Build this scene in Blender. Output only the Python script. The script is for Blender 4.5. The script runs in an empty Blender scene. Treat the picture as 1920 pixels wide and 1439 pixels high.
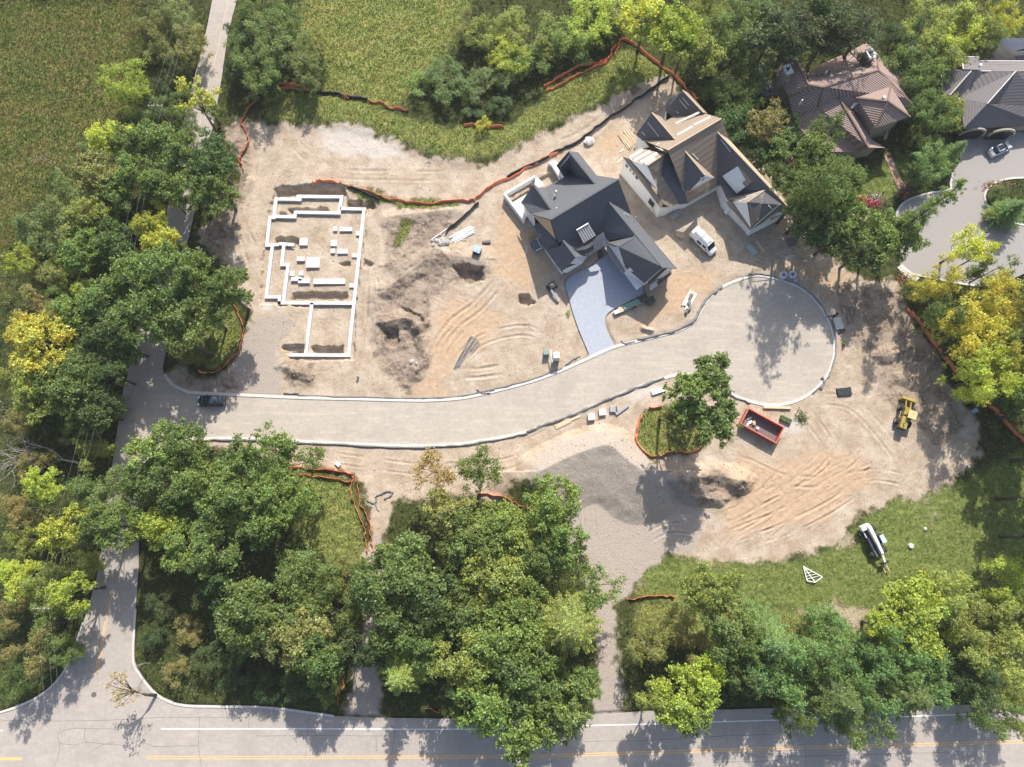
import bpy, math, random
import numpy as np
from mathutils import Vector
from mathutils.geometry import tessellate_polygon
random.seed(7); R = math.radians; PI = math.pi
scene = bpy.context.scene
COL = scene.collection

# ------------------------------------------------------------------ camera, sky, sun
FPX = 1331.0; TILT = R(11); CAM = (0.0, -23.7, 122.0)
cam = bpy.data.cameras.new('camera'); cam.sensor_width = 36; cam.lens = FPX / 1920 * 36
cam.clip_end = 6000; cam.clip_start = 1
cam_o = bpy.data.objects.new('camera', cam); COL.objects.link(cam_o)
cam_o.location = CAM; cam_o.rotation_euler = (TILT, 0, 0)
scene.camera = cam_o

world = bpy.data.worlds.new('World'); scene.world = world; world.use_nodes = True
wn = world.node_tree.nodes; wl = world.node_tree.links; wn.clear()
sky = wn.new('ShaderNodeTexSky'); sky.sky_type = 'NISHITA'; sky.sun_disc = False
SUN_EL = R(42); SUN_AZ = R(10)
sky.sun_elevation = SUN_EL; sky.sun_rotation = SUN_AZ
sky.air_density = 1.0; sky.dust_density = 2.2; sky.ozone_density = 1.0
bg = wn.new('ShaderNodeBackground'); bg.inputs['Strength'].default_value = 0.135
wo = wn.new('ShaderNodeOutputWorld')
wl.new(sky.outputs[0], bg.inputs[0]); wl.new(bg.outputs[0], wo.inputs[0])

sun = bpy.data.lights.new('sun', 'SUN'); sun.energy = 4.7; sun.angle = R(0.53); sun.color = (1.0, 0.95, 0.87)
sun_o = bpy.data.objects.new('sun', sun); COL.objects.link(sun_o)
SD = Vector((-math.sin(SUN_AZ) * math.cos(SUN_EL), -math.cos(SUN_AZ) * math.cos(SUN_EL), -math.sin(SUN_EL)))
sun_o.rotation_euler = SD.to_track_quat('-Z', 'Y').to_euler()
sun_o.location = (20, 120, 120)

scene.view_settings.view_transform = 'Standard'; scene.view_settings.look = 'None'
scene.view_settings.exposure = 0.56; scene.view_settings.gamma = 1.0
scene.cycles.max_bounces = 6; scene.cycles.diffuse_bounces = 3; scene.cycles.transmission_bounces = 4
scene.cycles.transparent_max_bounces = 6
scene.cycles.use_adaptive_sampling = True; scene.cycles.use_denoising = True; scene.cycles.volume_bounces = 0

# ------------------------------------------------------------------ helpers
_c, _s = math.cos(TILT), math.sin(TILT)
def P(px, py, h=0.0):
    """a point seen at this place of the 1920 px wide photograph, h metres above the ground"""
    x = (px - 960) / FPX; v = -(py - 719.5) / FPX
    t = (CAM[2] - h) / (_c - v * _s)
    return (CAM[0] + t * x, CAM[1] + t * (v * _c + _s), h)
def P2(px, py, h=0.0): return P(px, py, h)[:2]
def crop(x0, y0, sc):
    return lambda u, v: (x0 + u / sc, y0 + v / sc)
def ang(px0, py0, px1, py1):
    a = P(px0, py0); b = P(px1, py1); return math.atan2(b[1] - a[1], b[0] - a[0])

def link(o, parent=None):
    COL.objects.link(o)
    if parent is not None: o.parent = parent
    return o
def tag(o, label=None, cat=None, group=None, kind=None):
    if label: o['label'] = label
    if cat: o['category'] = cat
    if group: o['group'] = group
    if kind: o['kind'] = kind
    return o
def empty(name, loc=(0, 0, 0), rz=0.0, label=None, cat=None, group=None):
    o = bpy.data.objects.new(name, None); o.location = loc; o.rotation_euler = (0, 0, rz)
    o.empty_display_size = 0.5
    COL.objects.link(o); return tag(o, label, cat, group)
def npmesh(name, V, F, mat=None, smooth=False, uv=None):
    """V (n,3), F (m,k) arrays"""
    V = np.asarray(V, dtype=np.float32); F = np.asarray(F, dtype=np.int32)
    me = bpy.data.meshes.new(name); k = F.shape[1]
    me.vertices.add(len(V)); me.vertices.foreach_set('co', V.ravel())
    me.loops.add(F.size); me.loops.foreach_set('vertex_index', F.ravel())
    me.polygons.add(len(F))
    me.polygons.foreach_set('loop_start', np.arange(0, F.size, k, dtype=np.int32))
    me.polygons.foreach_set('loop_total', np.full(len(F), k, dtype=np.int32))
    if smooth: me.polygons.foreach_set('use_smooth', np.ones(len(F), dtype=bool))
    me.update(calc_edges=True)
    if mat: me.materials.append(mat)
    return me
class MB:
    def __init__(s): s.v = []; s.f = []; s.m = []; s.mi = 0
    def vs(s, pts):
        i = len(s.v); s.v += [tuple(p) for p in pts]; return i
    def face(s, pts):
        i = s.vs(pts); s.f.append(tuple(range(i, i + len(pts)))); s.m.append(s.mi)
    def box(s, c, d, rz=0.0, rx=0.0, ry=0.0, taper=1.0):
        x, y, z = d[0] / 2, d[1] / 2, d[2] / 2; out = []
        for dz in (-1, 1):
            t = taper if dz > 0 else 1.0
            for dx, dy in ((-1, -1), (1, -1), (1, 1), (-1, 1)):
                p = [dx * x * t, dy * y * t, dz * z]
                if rx: p = [p[0], p[1] * math.cos(rx) - p[2] * math.sin(rx), p[1] * math.sin(rx) + p[2] * math.cos(rx)]
                if ry: p = [p[0] * math.cos(ry) + p[2] * math.sin(ry), p[1], -p[0] * math.sin(ry) + p[2] * math.cos(ry)]
                p = [p[0] * math.cos(rz) - p[1] * math.sin(rz), p[0] * math.sin(rz) + p[1] * math.cos(rz), p[2]]
                out.append((p[0] + c[0], p[1] + c[1], p[2] + c[2]))
        i = s.vs(out)
        for q in ((0, 3, 2, 1), (4, 5, 6, 7), (0, 1, 5, 4), (1, 2, 6, 5), (2, 3, 7, 6), (3, 0, 4, 7)):
            s.f.append(tuple(i + k for k in q)); s.m.append(s.mi)
        return s
    def bar(s, a, b, w, h=None):
        a = Vector(a); b = Vector(b); d = b - a; L = d.length
        rz = math.atan2(d.y, d.x); ry = -math.asin(max(-1, min(1, d.z / max(L, 1e-6))))
        return s.box((a + b) / 2, (L, w, h or w), rz=rz, ry=ry)
    def prism(s, pts, z0, z1):
        n = len(pts); i = s.vs([(p[0], p[1], z0) for p in pts] + [(p[0], p[1], z1) for p in pts])
        for k in range(n):
            s.f.append((i + k, i + (k + 1) % n, i + n + (k + 1) % n, i + n + k)); s.m.append(s.mi)
        for t in tessellate_polygon([[Vector((p[0], p[1], 0)) for p in pts]]):
            s.f.append(tuple(i + n + k for k in t)); s.m.append(s.mi)
            s.f.append(tuple(i + k for k in reversed(t))); s.m.append(s.mi)
        return s
    def tube(s, pts, rad, n=8, cap=True):
        pts = [Vector(p) for p in pts]
        if not hasattr(rad, '__len__'): rad = [rad] * len(pts)
        base = len(s.v)
        for k, p in enumerate(pts):
            d = (pts[min(k + 1, len(pts) - 1)] - pts[max(k - 1, 0)])
            if d.length < 1e-6: d = Vector((0, 0, 1))
            d.normalize(); a = d.orthogonal() if abs(d.z) > .9 else Vector((0, 0, 1)).cross(d)
            a.normalize(); b = d.cross(a)
            for j in range(n):
                t = 2 * PI * j / n
                s.v.append(tuple(p + (a * math.cos(t) + b * math.sin(t)) * rad[k]))
        for k in range(len(pts) - 1):
            for j in range(n):
                q = base + k * n
                s.f.append((q + j, q + (j + 1) % n, q + n + (j + 1) % n, q + n + j)); s.m.append(s.mi)
        if cap:
            s.f.append(tuple(base + j for j in reversed(range(n)))); s.m.append(s.mi)
            s.f.append(tuple(base + (len(pts) - 1) * n + j for j in range(n))); s.m.append(s.mi)
        return s
    def cyl(s, a, b, r, n=14, r2=None): return s.tube([a, b], [r, r if r2 is None else r2], n)
    def build(s, name, mats, parent=None, smooth=False, bevel=0):
        me = bpy.data.meshes.new(name); me.from_pydata(s.v, [], s.f)
        mats = mats if isinstance(mats, (list, tuple)) else [mats]
        for m in mats: me.materials.append(m)
        if len(mats) > 1: me.polygons.foreach_set('material_index', s.m)
        if smooth: me.polygons.foreach_set('use_smooth', [True] * len(me.polygons))
        me.update(); o = bpy.data.objects.new(name, me)
        link(o, parent)
        if bevel:
            b = o.modifiers.new('bevel', 'BEVEL'); b.width = bevel; b.segments = 2; b.limit_method = 'ANGLE'
        return o

# ------------------------------------------------------------------ materials
def mat(name, c1, c2=None, scale=1.0, rough=.9, bump=0.0, bscale=None, spec=.3, metal=0.0, detail=4, stretch=None, c3=None, coords='Object'):
    m = bpy.data.materials.new(name); m.use_nodes = True; n = m.node_tree.nodes; l = m.node_tree.links
    b = n['Principled BSDF']; b.inputs['Roughness'].default_value = rough; b.inputs['Metallic'].default_value = metal
    b.inputs['Specular IOR Level'].default_value = spec
    b.inputs['Base Color'].default_value = (*c1, 1)
    if c2 or bump:
        tc = n.new('ShaderNodeTexCoord'); mp = n.new('ShaderNodeMapping'); l.new(tc.outputs[coords], mp.inputs[0])
        if stretch: mp.inputs['Scale'].default_value = stretch
    if c2:
        t = n.new('ShaderNodeTexNoise'); t.inputs['Scale'].default_value = scale; t.inputs['Detail'].default_value = detail
        t.inputs['Roughness'].default_value = .65
        l.new(mp.outputs[0], t.inputs['Vector'])
        r = n.new('ShaderNodeValToRGB'); r.color_ramp.elements[0].position = .36; r.color_ramp.elements[1].position = .64
        r.color_ramp.elements[0].color = (*c1, 1); r.color_ramp.elements[1].color = (*c2, 1)
        l.new(t.outputs['Fac'], r.inputs[0]); src = r.outputs[0]
        if c3:
            t2 = n.new('ShaderNodeTexNoise'); t2.inputs['Scale'].default_value = scale * .23; t2.inputs['Detail'].default_value = 3
            l.new(mp.outputs[0], t2.inputs['Vector'])
            r2 = n.new('ShaderNodeMapRange'); r2.inputs[1].default_value = .52; r2.inputs[2].default_value = .66
            l.new(t2.outputs['Fac'], r2.inputs[0])
            mx = n.new('ShaderNodeMixRGB'); mx.inputs[2].default_value = (*c3, 1)
            l.new(r2.outputs[0], mx.inputs[0]); l.new(src, mx.inputs[1]); src = mx.outputs[0]
        l.new(src, b.inputs['Base Color'])
    if bump:
        t = n.new('ShaderNodeTexNoise'); t.inputs['Scale'].default_value = bscale or scale * 4; t.inputs['Detail'].default_value = 4
        l.new(mp.outputs[0], t.inputs['Vector'])
        bp = n.new('ShaderNodeBump'); bp.inputs['Distance'].default_value = bump; bp.inputs['Strength'].default_value = 1
        l.new(t.outputs['Fac'], bp.inputs['Height']); l.new(bp.outputs[0], b.inputs['Normal'])
    return m
def glass(name, c=(.02, .03, .04), rough=.08):
    return mat(name, c, rough=rough, spec=.8)

M = dict(
    asphalt=mat('pale_asphalt', (.385, .345, .295), (.44, .395, .34), 1.4, bump=.01, bscale=14, c3=(.46, .415, .355)),
    asphalt_old=mat('old_asphalt', (.36, .325, .30), (.41, .37, .34), 1.1, bump=.012, bscale=16, c3=(.38, .335, .305)),
    concrete=mat('kerb_concrete', (.50, .475, .44), (.58, .55, .51), 2.5, bump=.01),
    driveway=mat('stamped_concrete', (.325, .35, .41), (.375, .395, .44), 1.8, bump=.008, bscale=9, rough=.8),
    court=mat('exposed_aggregate', (.27, .25, .235), (.33, .305, .285), 5, bump=.01),
    footing=mat('footing_concrete', (.56, .555, .54), (.68, .675, .66), 2.2, bump=.01, c3=(.60,.58,.55)),
    white=mat('white_wrap', (.74, .74, .74), (.82, .815, .80), 1.5, bump=.01),
    trim=mat('white_trim', (.72, .72, .71)),
    shingle=mat('charcoal_shingle', (.115, .122, .135), (.175, .18, .19), 9, bump=.02, bscale=14, rough=1, spec=.08),
    felt=mat('brown_roof_underlay', (.27, .21, .16), (.345, .275, .21), 6, bump=.02, bscale=10, rough=1, spec=.08),
    felt_dark=mat('charcoal_and_shade_underlay', (.115, .112, .12), (.15, .145, .148), 6, bump=.02, bscale=10, rough=1, spec=.08),
    osb=mat('osb_board', (.42, .32, .22), (.50, .39, .27), 12),
    lumber=mat('raw_lumber', (.55, .42, .27), (.64, .50, .33), 5, stretch=(1, 1, 1)),
    membrane=mat('pale_membrane', (.58, .55, .50), (.68, .65, .60), 3),
    seam=mat('standing_seam_metal', (.30, .285, .275), (.33, .31, .30), 3, rough=.5, metal=.3),
    seam_pale=mat('pale_seam_metal', (.66, .62, .63), (.72, .68, .68), 3, rough=.5),
    dark=mat('dark_opening', (.02, .022, .028), rough=.35, spec=.5),
    glass=glass('window_glass'),
    rubber=mat('tyre_rubber', (.03, .03, .03), (.045, .043, .04), 8),
    steel=mat('dull_steel', (.30, .31, .32), (.38, .38, .39), 4, rough=.5, metal=.5),
    orange=mat('orange_mesh', (.80, .17, .07), (.92, .33, .17), 9, rough=.7),
    black=mat('black_fabric', (.022, .022, .026), (.04, .04, .045), 5),
    sock=mat('filter_sock', (.13, .125, .125), (.24, .235, .23), 3.5, bump=.03, bscale=6),
    red=mat('red_steel', (.34, .06, .042), (.44, .10, .07), 3, rough=.5),
    rust=mat('rusty_floor', (.14, .115, .11), (.20, .17, .16), 4),
    carwhite=mat('white_paint', (.80, .80, .79), rough=.25, spec=.5),
    carsilver=mat('silver_paint', (.55, .57, .60), rough=.25, spec=.6, metal=.3),
    cardark=mat('navy_paint', (.025, .035, .055), rough=.2, spec=.6),
    yellow=mat('machine_yellow', (.27, .205, .045), (.38, .29, .075), 3, rough=.5),
    cream=mat('cream_cab_roof', (.52, .45, .22), rough=.6),
    whitem=mat('machine_white', (.70, .70, .68), (.78, .78, .76), 4, rough=.5),
    bluep=mat('blue_tarp', (.25, .36, .52), (.40, .48, .60), 4, rough=.6),
    stone=mat('field_stone', (.30, .28, .26), (.45, .42, .39), 3, bump=.03),
    bark=mat('bark', (.085, .07, .055), (.15, .125, .10), 3, bump=.03, stretch=(1, 1, .3)),
    deadwood=mat('bleached_wood', (.36, .31, .28), (.46, .40, .37), 3),
    pole=mat('weathered_pole', (.17, .15, .13), (.24, .21, .19), 3),
    pallet=mat('pale_wrapped_block', (.62, .62, .60), (.74, .74, .72), 3),
    coil=mat('pale_blue_coil', (.50, .53, .60), (.62, .64, .68), 12),
    yline=mat('yellow_paint', (.66, .38, .14), (.76, .48, .24), 6), ypale=mat('worn_yellow_paint', (.50, .38, .24), (.62, .46, .26), 5),
    wline=mat('white_paint_line', (.72, .70, .68), (.80, .79, .77), 6),
    brick=mat('brick_pavers', (.36, .22, .17), (.42, .27, .21), 7),
    stucco=mat('tan_stucco', (.36, .31, .24), (.42, .36, .28), 2),
    gshingle=mat('grey_shingle', (.15, .145, .155), (.25, .22, .215), 4.5, bump=.03, c3=(.20, .19, .20)),
    siding=None, tile=None,
)
def rows(name, c1, c2, vec, period, amt=.05, mix=.5):
    """rows of tiles or boards: a wave along a horizontal world direction"""
    m = bpy.data.materials.new(name); m.use_nodes = True; n = m.node_tree.nodes; l = m.node_tree.links
    b = n['Principled BSDF']; b.inputs['Roughness'].default_value = .95; b.inputs['Specular IOR Level'].default_value = .1
    g = n.new('ShaderNodeNewGeometry'); d = n.new('ShaderNodeVectorMath'); d.operation = 'DOT_PRODUCT'
    d.inputs[1].default_value = vec; l.new(g.outputs['Position'], d.inputs[0])
    a = n.new('ShaderNodeMath'); a.operation = 'MULTIPLY'; a.inputs[1].default_value = 2 * PI / period; l.new(d.outputs['Value'], a.inputs[0])
    s = n.new('ShaderNodeMath'); s.operation = 'SINE'; l.new(a.outputs[0], s.inputs[0])
    r = n.new('ShaderNodeMapRange'); r.inputs[1].default_value = -1; r.inputs[2].default_value = 1; l.new(s.outputs[0], r.inputs[0])
    t = n.new('ShaderNodeTexNoise'); t.inputs['Scale'].default_value = 3.2; t.inputs['Detail'].default_value = 5; l.new(g.outputs['Position'], t.inputs['Vector'])
    w = n.new('ShaderNodeTexNoise'); w.inputs['Scale'].default_value = 14; l.new(g.outputs['Position'], w.inputs['Vector'])
    rr = n.new('ShaderNodeMapRange'); rr.inputs[1].default_value = .35; rr.inputs[2].default_value = .65; l.new(w.outputs['Fac'], rr.inputs[0])
    mx = n.new('ShaderNodeMixRGB'); mx.inputs[1].default_value = (*c1, 1); mx.inputs[2].default_value = (*c2, 1)
    l.new(rr.outputs[0], mx.inputs[0])
    mr = n.new('ShaderNodeMapRange'); mr.inputs[3].default_value = 1 - mix; mr.inputs[4].default_value = 1.0; l.new(r.outputs[0], mr.inputs[0])
    mm = n.new('ShaderNodeVectorMath'); mm.operation = 'SCALE'; l.new(mx.outputs[0], mm.inputs[0]); l.new(mr.outputs[0], mm.inputs['Scale'])
    l.new(mm.outputs[0], b.inputs['Base Color'])
    bp = n.new('ShaderNodeBump'); bp.inputs['Distance'].default_value = amt; l.new(r.outputs[0], bp.inputs['Height']); l.new(bp.outputs[0], b.inputs['Normal'])
    return m
def road_mat(name, base, lo, hi, stretch, rz=0.0):
    m = mat(name, base, lo, 1.6, bump=.012, bscale=16); n = m.node_tree.nodes; l = m.node_tree.links; b = n['Principled BSDF']
    src = b.inputs['Base Color'].links[0].from_socket
    tc = n.new('ShaderNodeTexCoord'); 
    for sc, st, amt, pos in ((1.0, stretch, .5, (.50, .66)), (.16, (1, 1, 1), .55, (.48, .62)), (3.0, (stretch[0] * .6, stretch[1], 1), .35, (.58, .7))):
        mp = n.new('ShaderNodeMapping'); mp.inputs['Scale'].default_value = st; mp.inputs['Rotation'].default_value = (0, 0, rz); l.new(tc.outputs['Object'], mp.inputs[0])
        t = n.new('ShaderNodeTexNoise'); t.inputs['Scale'].default_value = sc; t.inputs['Detail'].default_value = 6; t.inputs['Roughness'].default_value = .7; l.new(mp.outputs[0], t.inputs['Vector'])
        r = n.new('ShaderNodeMapRange'); r.inputs[1].default_value = pos[0]; r.inputs[2].default_value = pos[1]; r.inputs[4].default_value = amt; l.new(t.outputs['Fac'], r.inputs[0])
        x = n.new('ShaderNodeMixRGB'); x.inputs[2].default_value = (*hi, 1); l.new(r.outputs[0], x.inputs[0]); l.new(src, x.inputs[1]); src = x.outputs[0]
        hi = tuple(c * .78 for c in lo) if hi[0] > lo[0] else tuple(c * 1.18 for c in lo)
    l.new(src, b.inputs['Base Color']); return m
M['asphalt'] = road_mat('pale_asphalt', (.37, .325, .275), (.425, .375, .315), (.54, .465, .375), (.12, 1.3, 1), R(-4))
M['asphalt_old'] = road_mat('old_asphalt', (.35, .31, .275), (.40, .355, .315), (.47, .41, .355), (.3, .8, 1))
M['tile'] = rows('clay_tile', (.32, .23, .205), (.47, .355, .31), (.50, .86, 0), .31, .05, .45)
M['shingle'] = rows('charcoal_shingle_courses', (.105, .112, .125), (.165, .17, .18), (0, 0, 1), .34, .012, .25)
M['gshingle'] = rows('grey_shingle_courses', (.16, .15, .155), (.25, .225, .22), (0, 0, 1), .3, .012, .25)
M['felt'] = rows('brown_underlay_laps', (.29, .225, .17), (.345, .275, .21), (0, 0, 1), .7, .012, .16)
M['siding'] = rows('white_siding', (.62, .62, .64), (.68, .68, .69), (0, 0, 1), .25, .03, .15)
# ------------------------------------------------------------------ outlines on the ground (pixels of the photograph, h = 0)
def world2(pts): return np.array([P2(*p) for p in pts])
def smooth_line(pts, n=6, closed=False):
    """Catmull-Rom through world points"""
    p = np.asarray(pts, float); m = len(p); out = []
    rng = range(m) if closed else range(m - 1)
    for i in rng:
        p0 = p[(i - 1) % m] if closed or i > 0 else p[i]; p1 = p[i]; p2 = p[(i + 1) % m]
        p3 = p[(i + 2) % m] if closed or i + 2 < m else p2
        for k in range(n):
            t = k / n
            out.append(.5 * ((2 * p1) + (-p0 + p2) * t + (2 * p0 - 5 * p1 + 4 * p2 - p3) * t * t + (-p0 + 3 * p1 - 3 * p2 + p3) * t ** 3))
    if not closed: out.append(p[-1])
    return np.array(out)

KERB_N = [(308,703),(322,722),(346,734),(361,738),(427,741),(471,743),(559,747),(664,749.5),(763,752),(805,752),(872,747),(951,729),(1008,713),(1055,695),(1100,675),(1150,653),(1195,641),(1237,631),(1273,621),(1302,604),(1314,585),(1328,563),(1356,539),(1398,522),(1424,518),(1460,525.5),(1499,541),(1528,565),(1549,596),(1561,627),(1563,658),(1558,684),(1544,713),(1520,736),(1486,753),(1447,758.6),(1408,752),(1367,736),(1335,715),(1310,703),(1277,702),(1244,708),(1192,727),(1135,750),(1077,776),(1025,794),(987,809),(925,822),(846,833),(763,835),(664,831.5),(560,826.5),(512,824),(429,821),(360,823)]
CUL = KERB_N + [(300,838),(268,872),(240,880),(250,800),(262,740),(290,690)]
LEFT_L = [(430,-190),(412,-80),(398,0),(388,52),(374,109),(361,161),(346,224),(338,258),(325,330),(312,400),(290,480),(268,570),(249,640),(240,700),(231,730),(222,790),(212,860),(205,900),(198,960),(190,1030),(180,1090),(156,1168),(138,1220),(115,1267),(73,1306),(0,1336),(-120,1352),(-300,1354),(-700,1354)]
LEFT_R = [(482,-190),(462,-80),(444,0),(427,65),(415,150),(401,229),(392,268),(380,330),(364,400),(348,470),(330,560),(314,640),(305,690),(306,705),(300,840),(268,872),(258,930),(260,1000),(260,1064),(254,1142),(250,1233),(260,1262),(294,1303),(338,1322),(400,1325),(480,1326),(584,1337),(626,1343),(700,1346),(830,1348),(960,1348),(1120,1340),(1210,1334),(1360,1331),(1460,1328),(1700,1325),(1920,1319),(2300,1312),(2800,1305)]
MAIN = LEFT_L[::-1][:0]
ROADLINE = None
left_poly = world2(LEFT_L + [(-700,1540),(0,1540),(960,1535),(1920,1505),(2800,1480)] + LEFT_R[::-1])
cul_poly = np.vstack([smooth_line(world2(KERB_N), 4), world2(CUL[len(KERB_N):])])
DRIVE = [(1061,532),(1075,515),(1112,498),(1160,470),(1205,540),(1190,560),(1150,580),(1137,592),(1134,605),(1140,625),(1150,655),(1103,674),(1104,664),(1088,625),(1076,592),(1068,563)]
COURT = [(1815,255),(1960,255),(1990,336),(1920,334),(1885,337),(1858,348),(1846,368),(1856,393),(1888,414),(1935,426),(1990,440),(1990,520),(1925,520),(1890,522),(1868,531),(1838,536),(1800,532),(1740,520),(1710,514),(1688,500),(1688,470),(1680,440),(1678,412),(1683,395),(1698,378),(1732,365),(1779,356),(1782,345),(1786,325),(1800,302)]
court_poly = smooth_line(world2(COURT), 3, True)
drive_poly = smooth_line(world2(DRIVE), 3, True)
DIRT = [(475,228),(500,240),(545,238),(620,236),(680,242),(740,266),(800,292),(860,305),(915,303),(960,285),(1020,250),(1090,212),(1150,180),(1225,148),(1262,150),(1290,190),(1330,250),(1420,300),(1480,370),(1495,415),(1545,470),(1600,510),(1680,530),(1700,560),(1730,620),(1765,690),(1800,745),(1828,795),(1836,850),(1800,905),(1725,932),(1675,935),(1640,955),(1600,985),(1570,1018),(1500,1050),(1400,1052),(1330,1055),(1290,1042),(1240,1045),(1205,1095),(1158,1140),(1150,1240),(1172,1340),(1110,1340),(1130,1240),(1112,1150),(1085,1050),(1060,990),(1030,930),(1000,905),(960,905),(930,940),(880,930),(830,925),(800,935),(740,945),(722,1000),(715,1120),(706,1250),(715,1345),(650,1345),(672,1240),(690,1100),(692,1000),(690,940),(670,900),(640,880),(560,865),(430,845),(330,835),(300,760),(305,700),(330,690),(372,705),(430,700),(455,650),(468,600),(455,560),(420,500),(385,470),(372,440),(395,420),(432,385),(452,340),(445,300),(432,275),(420,262),(425,245),(450,225)]
GRAVEL_L = [(455,745),(440,700),(452,650),(466,615),(480,598),(520,592),(556,600),(548,625),(522,640),(518,665),(528,690),(524,744)]
GRAVEL_C = [(985,893),(1000,862),(1040,835),(1090,815),(1140,806),(1172,815),(1200,850),(1222,875),(1255,900),(1290,930),(1320,960),(1300,1030),(1240,1045),(1205,1095),(1165,1150),(1160,1240),(1180,1340),(1105,1340),(1130,1240),(1112,1150),(1085,1050),(1060,990),(1030,930)]
GRAVEL_B = [(722,1000),(715,1120),(706,1250),(715,1345),(650,1345),(672,1240),(690,1100),(700,1010)]
DARKSOIL = [[(1555,535),(1690,545),(1720,640),(1665,705),(1600,645)],[(425,235),(455,225),(475,300),(455,380),(430,420),(440,320)],[(690,560),(740,540),(800,600),(805,700),(770,740),(715,700)],[(722,420),(760,410),(840,400),(860,425),(800,470),(770,480),(745,520),(730,500)],[(725,540),(750,500),(800,470),(880,490),(915,505),(900,530),(850,530),(800,560),(800,600),(810,640),(790,690),(770,705),(755,660),(725,640),(712,600)],[(520,668),(545,668),(590,680),(588,725),(560,735),(540,700)],[(1640,660),(1680,640),(1740,650),(1780,720),(1800,800),(1750,830),(1700,780),(1650,740)],[(1270,905),(1330,890),(1400,905),(1400,930),(1350,945),(1290,950)],[(1075,575),(1095,590),(1100,640),(1080,630)],[(315,700),(370,705),(440,700),(462,735),(380,738),(330,725)],[(430,400),(450,420),(420,500),(395,470),(380,440)]]
ORANGES = [[(815,600),(850,560),(900,570),(960,600),(900,650),(840,690),(830,750),(765,752),(770,730),(800,690),(812,650)],[(1390,850),(1450,870),(1560,840),(1620,850),(1640,900),(1560,960),(1450,1000),(1360,990),(1350,930)],[(960,380),(1000,450),(1030,500),(990,560),(930,520),(930,430)],[(1430,480),(1600,520),(1620,580),(1560,560)],[(1150,230),(1180,250),(1160,290),(1110,280)],[(1210,520),(1300,500),(1350,520),(1250,600),(1200,610)]]
CHALK = [[(488,565),(520,570),(515,590),(490,592),(480,575)],[(1460,790),(1500,780),(1500,800),(1475,812)],[(1160,720),(1230,712),(1240,740),(1180,755)],[(600,240),(700,250),(760,290),(700,300),(610,285)]]
GRASS_IN = [[(1195,800),(1210,770),(1250,760),(1320,790),(1330,830),(1290,850),(1225,860),(1195,830)],[(640,343),(700,362),(760,375),(860,382),(860,388),(740,392),(690,375),(640,352)],[(738,455),(755,415),(772,418),(768,440),(745,462)],[(360,610),(440,580),(452,620),(440,670),(400,695),(350,680),(330,650)],[(1075,560),(1060,590),(1066,600)]]
LUSH = [[(1600,330),(1625,320),(1700,290),(1760,290),(1760,340),(1690,350),(1668,375),(1640,385),(1600,370)],[(1190,1060),(1240,1045),(1290,1042),(1400,1052),(1500,1050),(1570,1018),(1640,955),(1675,935),(1800,905),(1920,850),(1960,1130),(1700,1130),(1560,1150),(1400,1140),(1190,1120)],[(1030,190),(1130,130),(1200,110),(1250,140),(1140,180),(1050,225)]]
TAN_GRASS = [(0,0),(250,0),(250,180),(180,260),(90,360),(30,420),(0,560),(-900,560),(-900,-300),(0,-300)]
MEADOW = [(580,-60),(900,-60),(860,60),(820,130),(780,150),(740,200),(600,165),(560,120)]
BANK = [(495,195),(520,172),(640,185),(740,215),(850,245),(960,238),(1010,190),(1020,172),(1060,148),(1138,118),(1165,88),(1212,116),(1256,145),(1225,150),(1160,178),(1020,245),(960,283),(915,300),(860,303),(800,290),(740,264),(680,240),(620,234),(540,236),(500,225)]
GRASS_BL = [(560,890),(660,905),(685,1000),(690,1060),(600,1040),(540,960)]
GRASS_CB = [(940,935),(1000,960),(1060,1000),(1085,1060),(1000,1060),(960,1010)]
FIELD_SE = [(1190,1130),(1300,1130),(1460,1150),(1640,1150),(1620,1200),(1400,1200),(1190,1180)]

# ------------------------------------------------------------------ noise
def vnoise(x, y, scale, seed):
    rs = np.random.RandomState(seed); T = rs.rand(256, 256)
    u = x / scale + 517.3; v = y / scale + 311.7
    i = np.floor(u).astype(int); j = np.floor(v).astype(int); fu = u - i; fv = v - j
    fu = fu * fu * (3 - 2 * fu); fv = fv * fv * (3 - 2 * fv)
    g = lambda a, b: T[a & 255, b & 255]
    return (g(i, j) * (1 - fu) + g(i + 1, j) * fu) * (1 - fv) + (g(i, j + 1) * (1 - fu) + g(i + 1, j + 1) * fu) * fv
def fbm(x, y, scale, seed, oct=4, gain=.5):
    s = 0; a = 1; t = 0
    for k in range(oct):
        s = s + a * vnoise(x, y, scale / 2 ** k, seed + k); t += a; a *= gain
    return s / t - .5
def sdist(x, y, poly, pad=6.0):
    """signed distance, positive inside; far points get -pad"""
    poly = np.asarray(poly); out = np.full(x.shape, -pad)
    lo = poly.min(0) - pad; hi = poly.max(0) + pad
    sel = (x > lo[0]) & (x < hi[0]) & (y > lo[1]) & (y < hi[1])
    if not sel.any(): return out
    X = x[sel]; Y = y[sel]; d2 = np.full(X.shape, 1e9); ins = np.zeros(X.shape, bool); n = len(poly)
    for k in range(n):
        ax, ay = poly[k]; bx, by = poly[(k + 1) % n]; ex, ey = bx - ax, by - ay; L = ex * ex + ey * ey + 1e-9
        t = np.clip(((X - ax) * ex + (Y - ay) * ey) / L, 0, 1)
        d2 = np.minimum(d2, (X - ax - t * ex) ** 2 + (Y - ay - t * ey) ** 2)
        c = (ay > Y) != (by > Y)
        if abs(ey) > 1e-9: ins ^= c & (X < (Y - ay) * ex / ey + ax)
    d = np.sqrt(d2); out[sel] = np.maximum(np.where(ins, d, -d), -pad); return out
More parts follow.
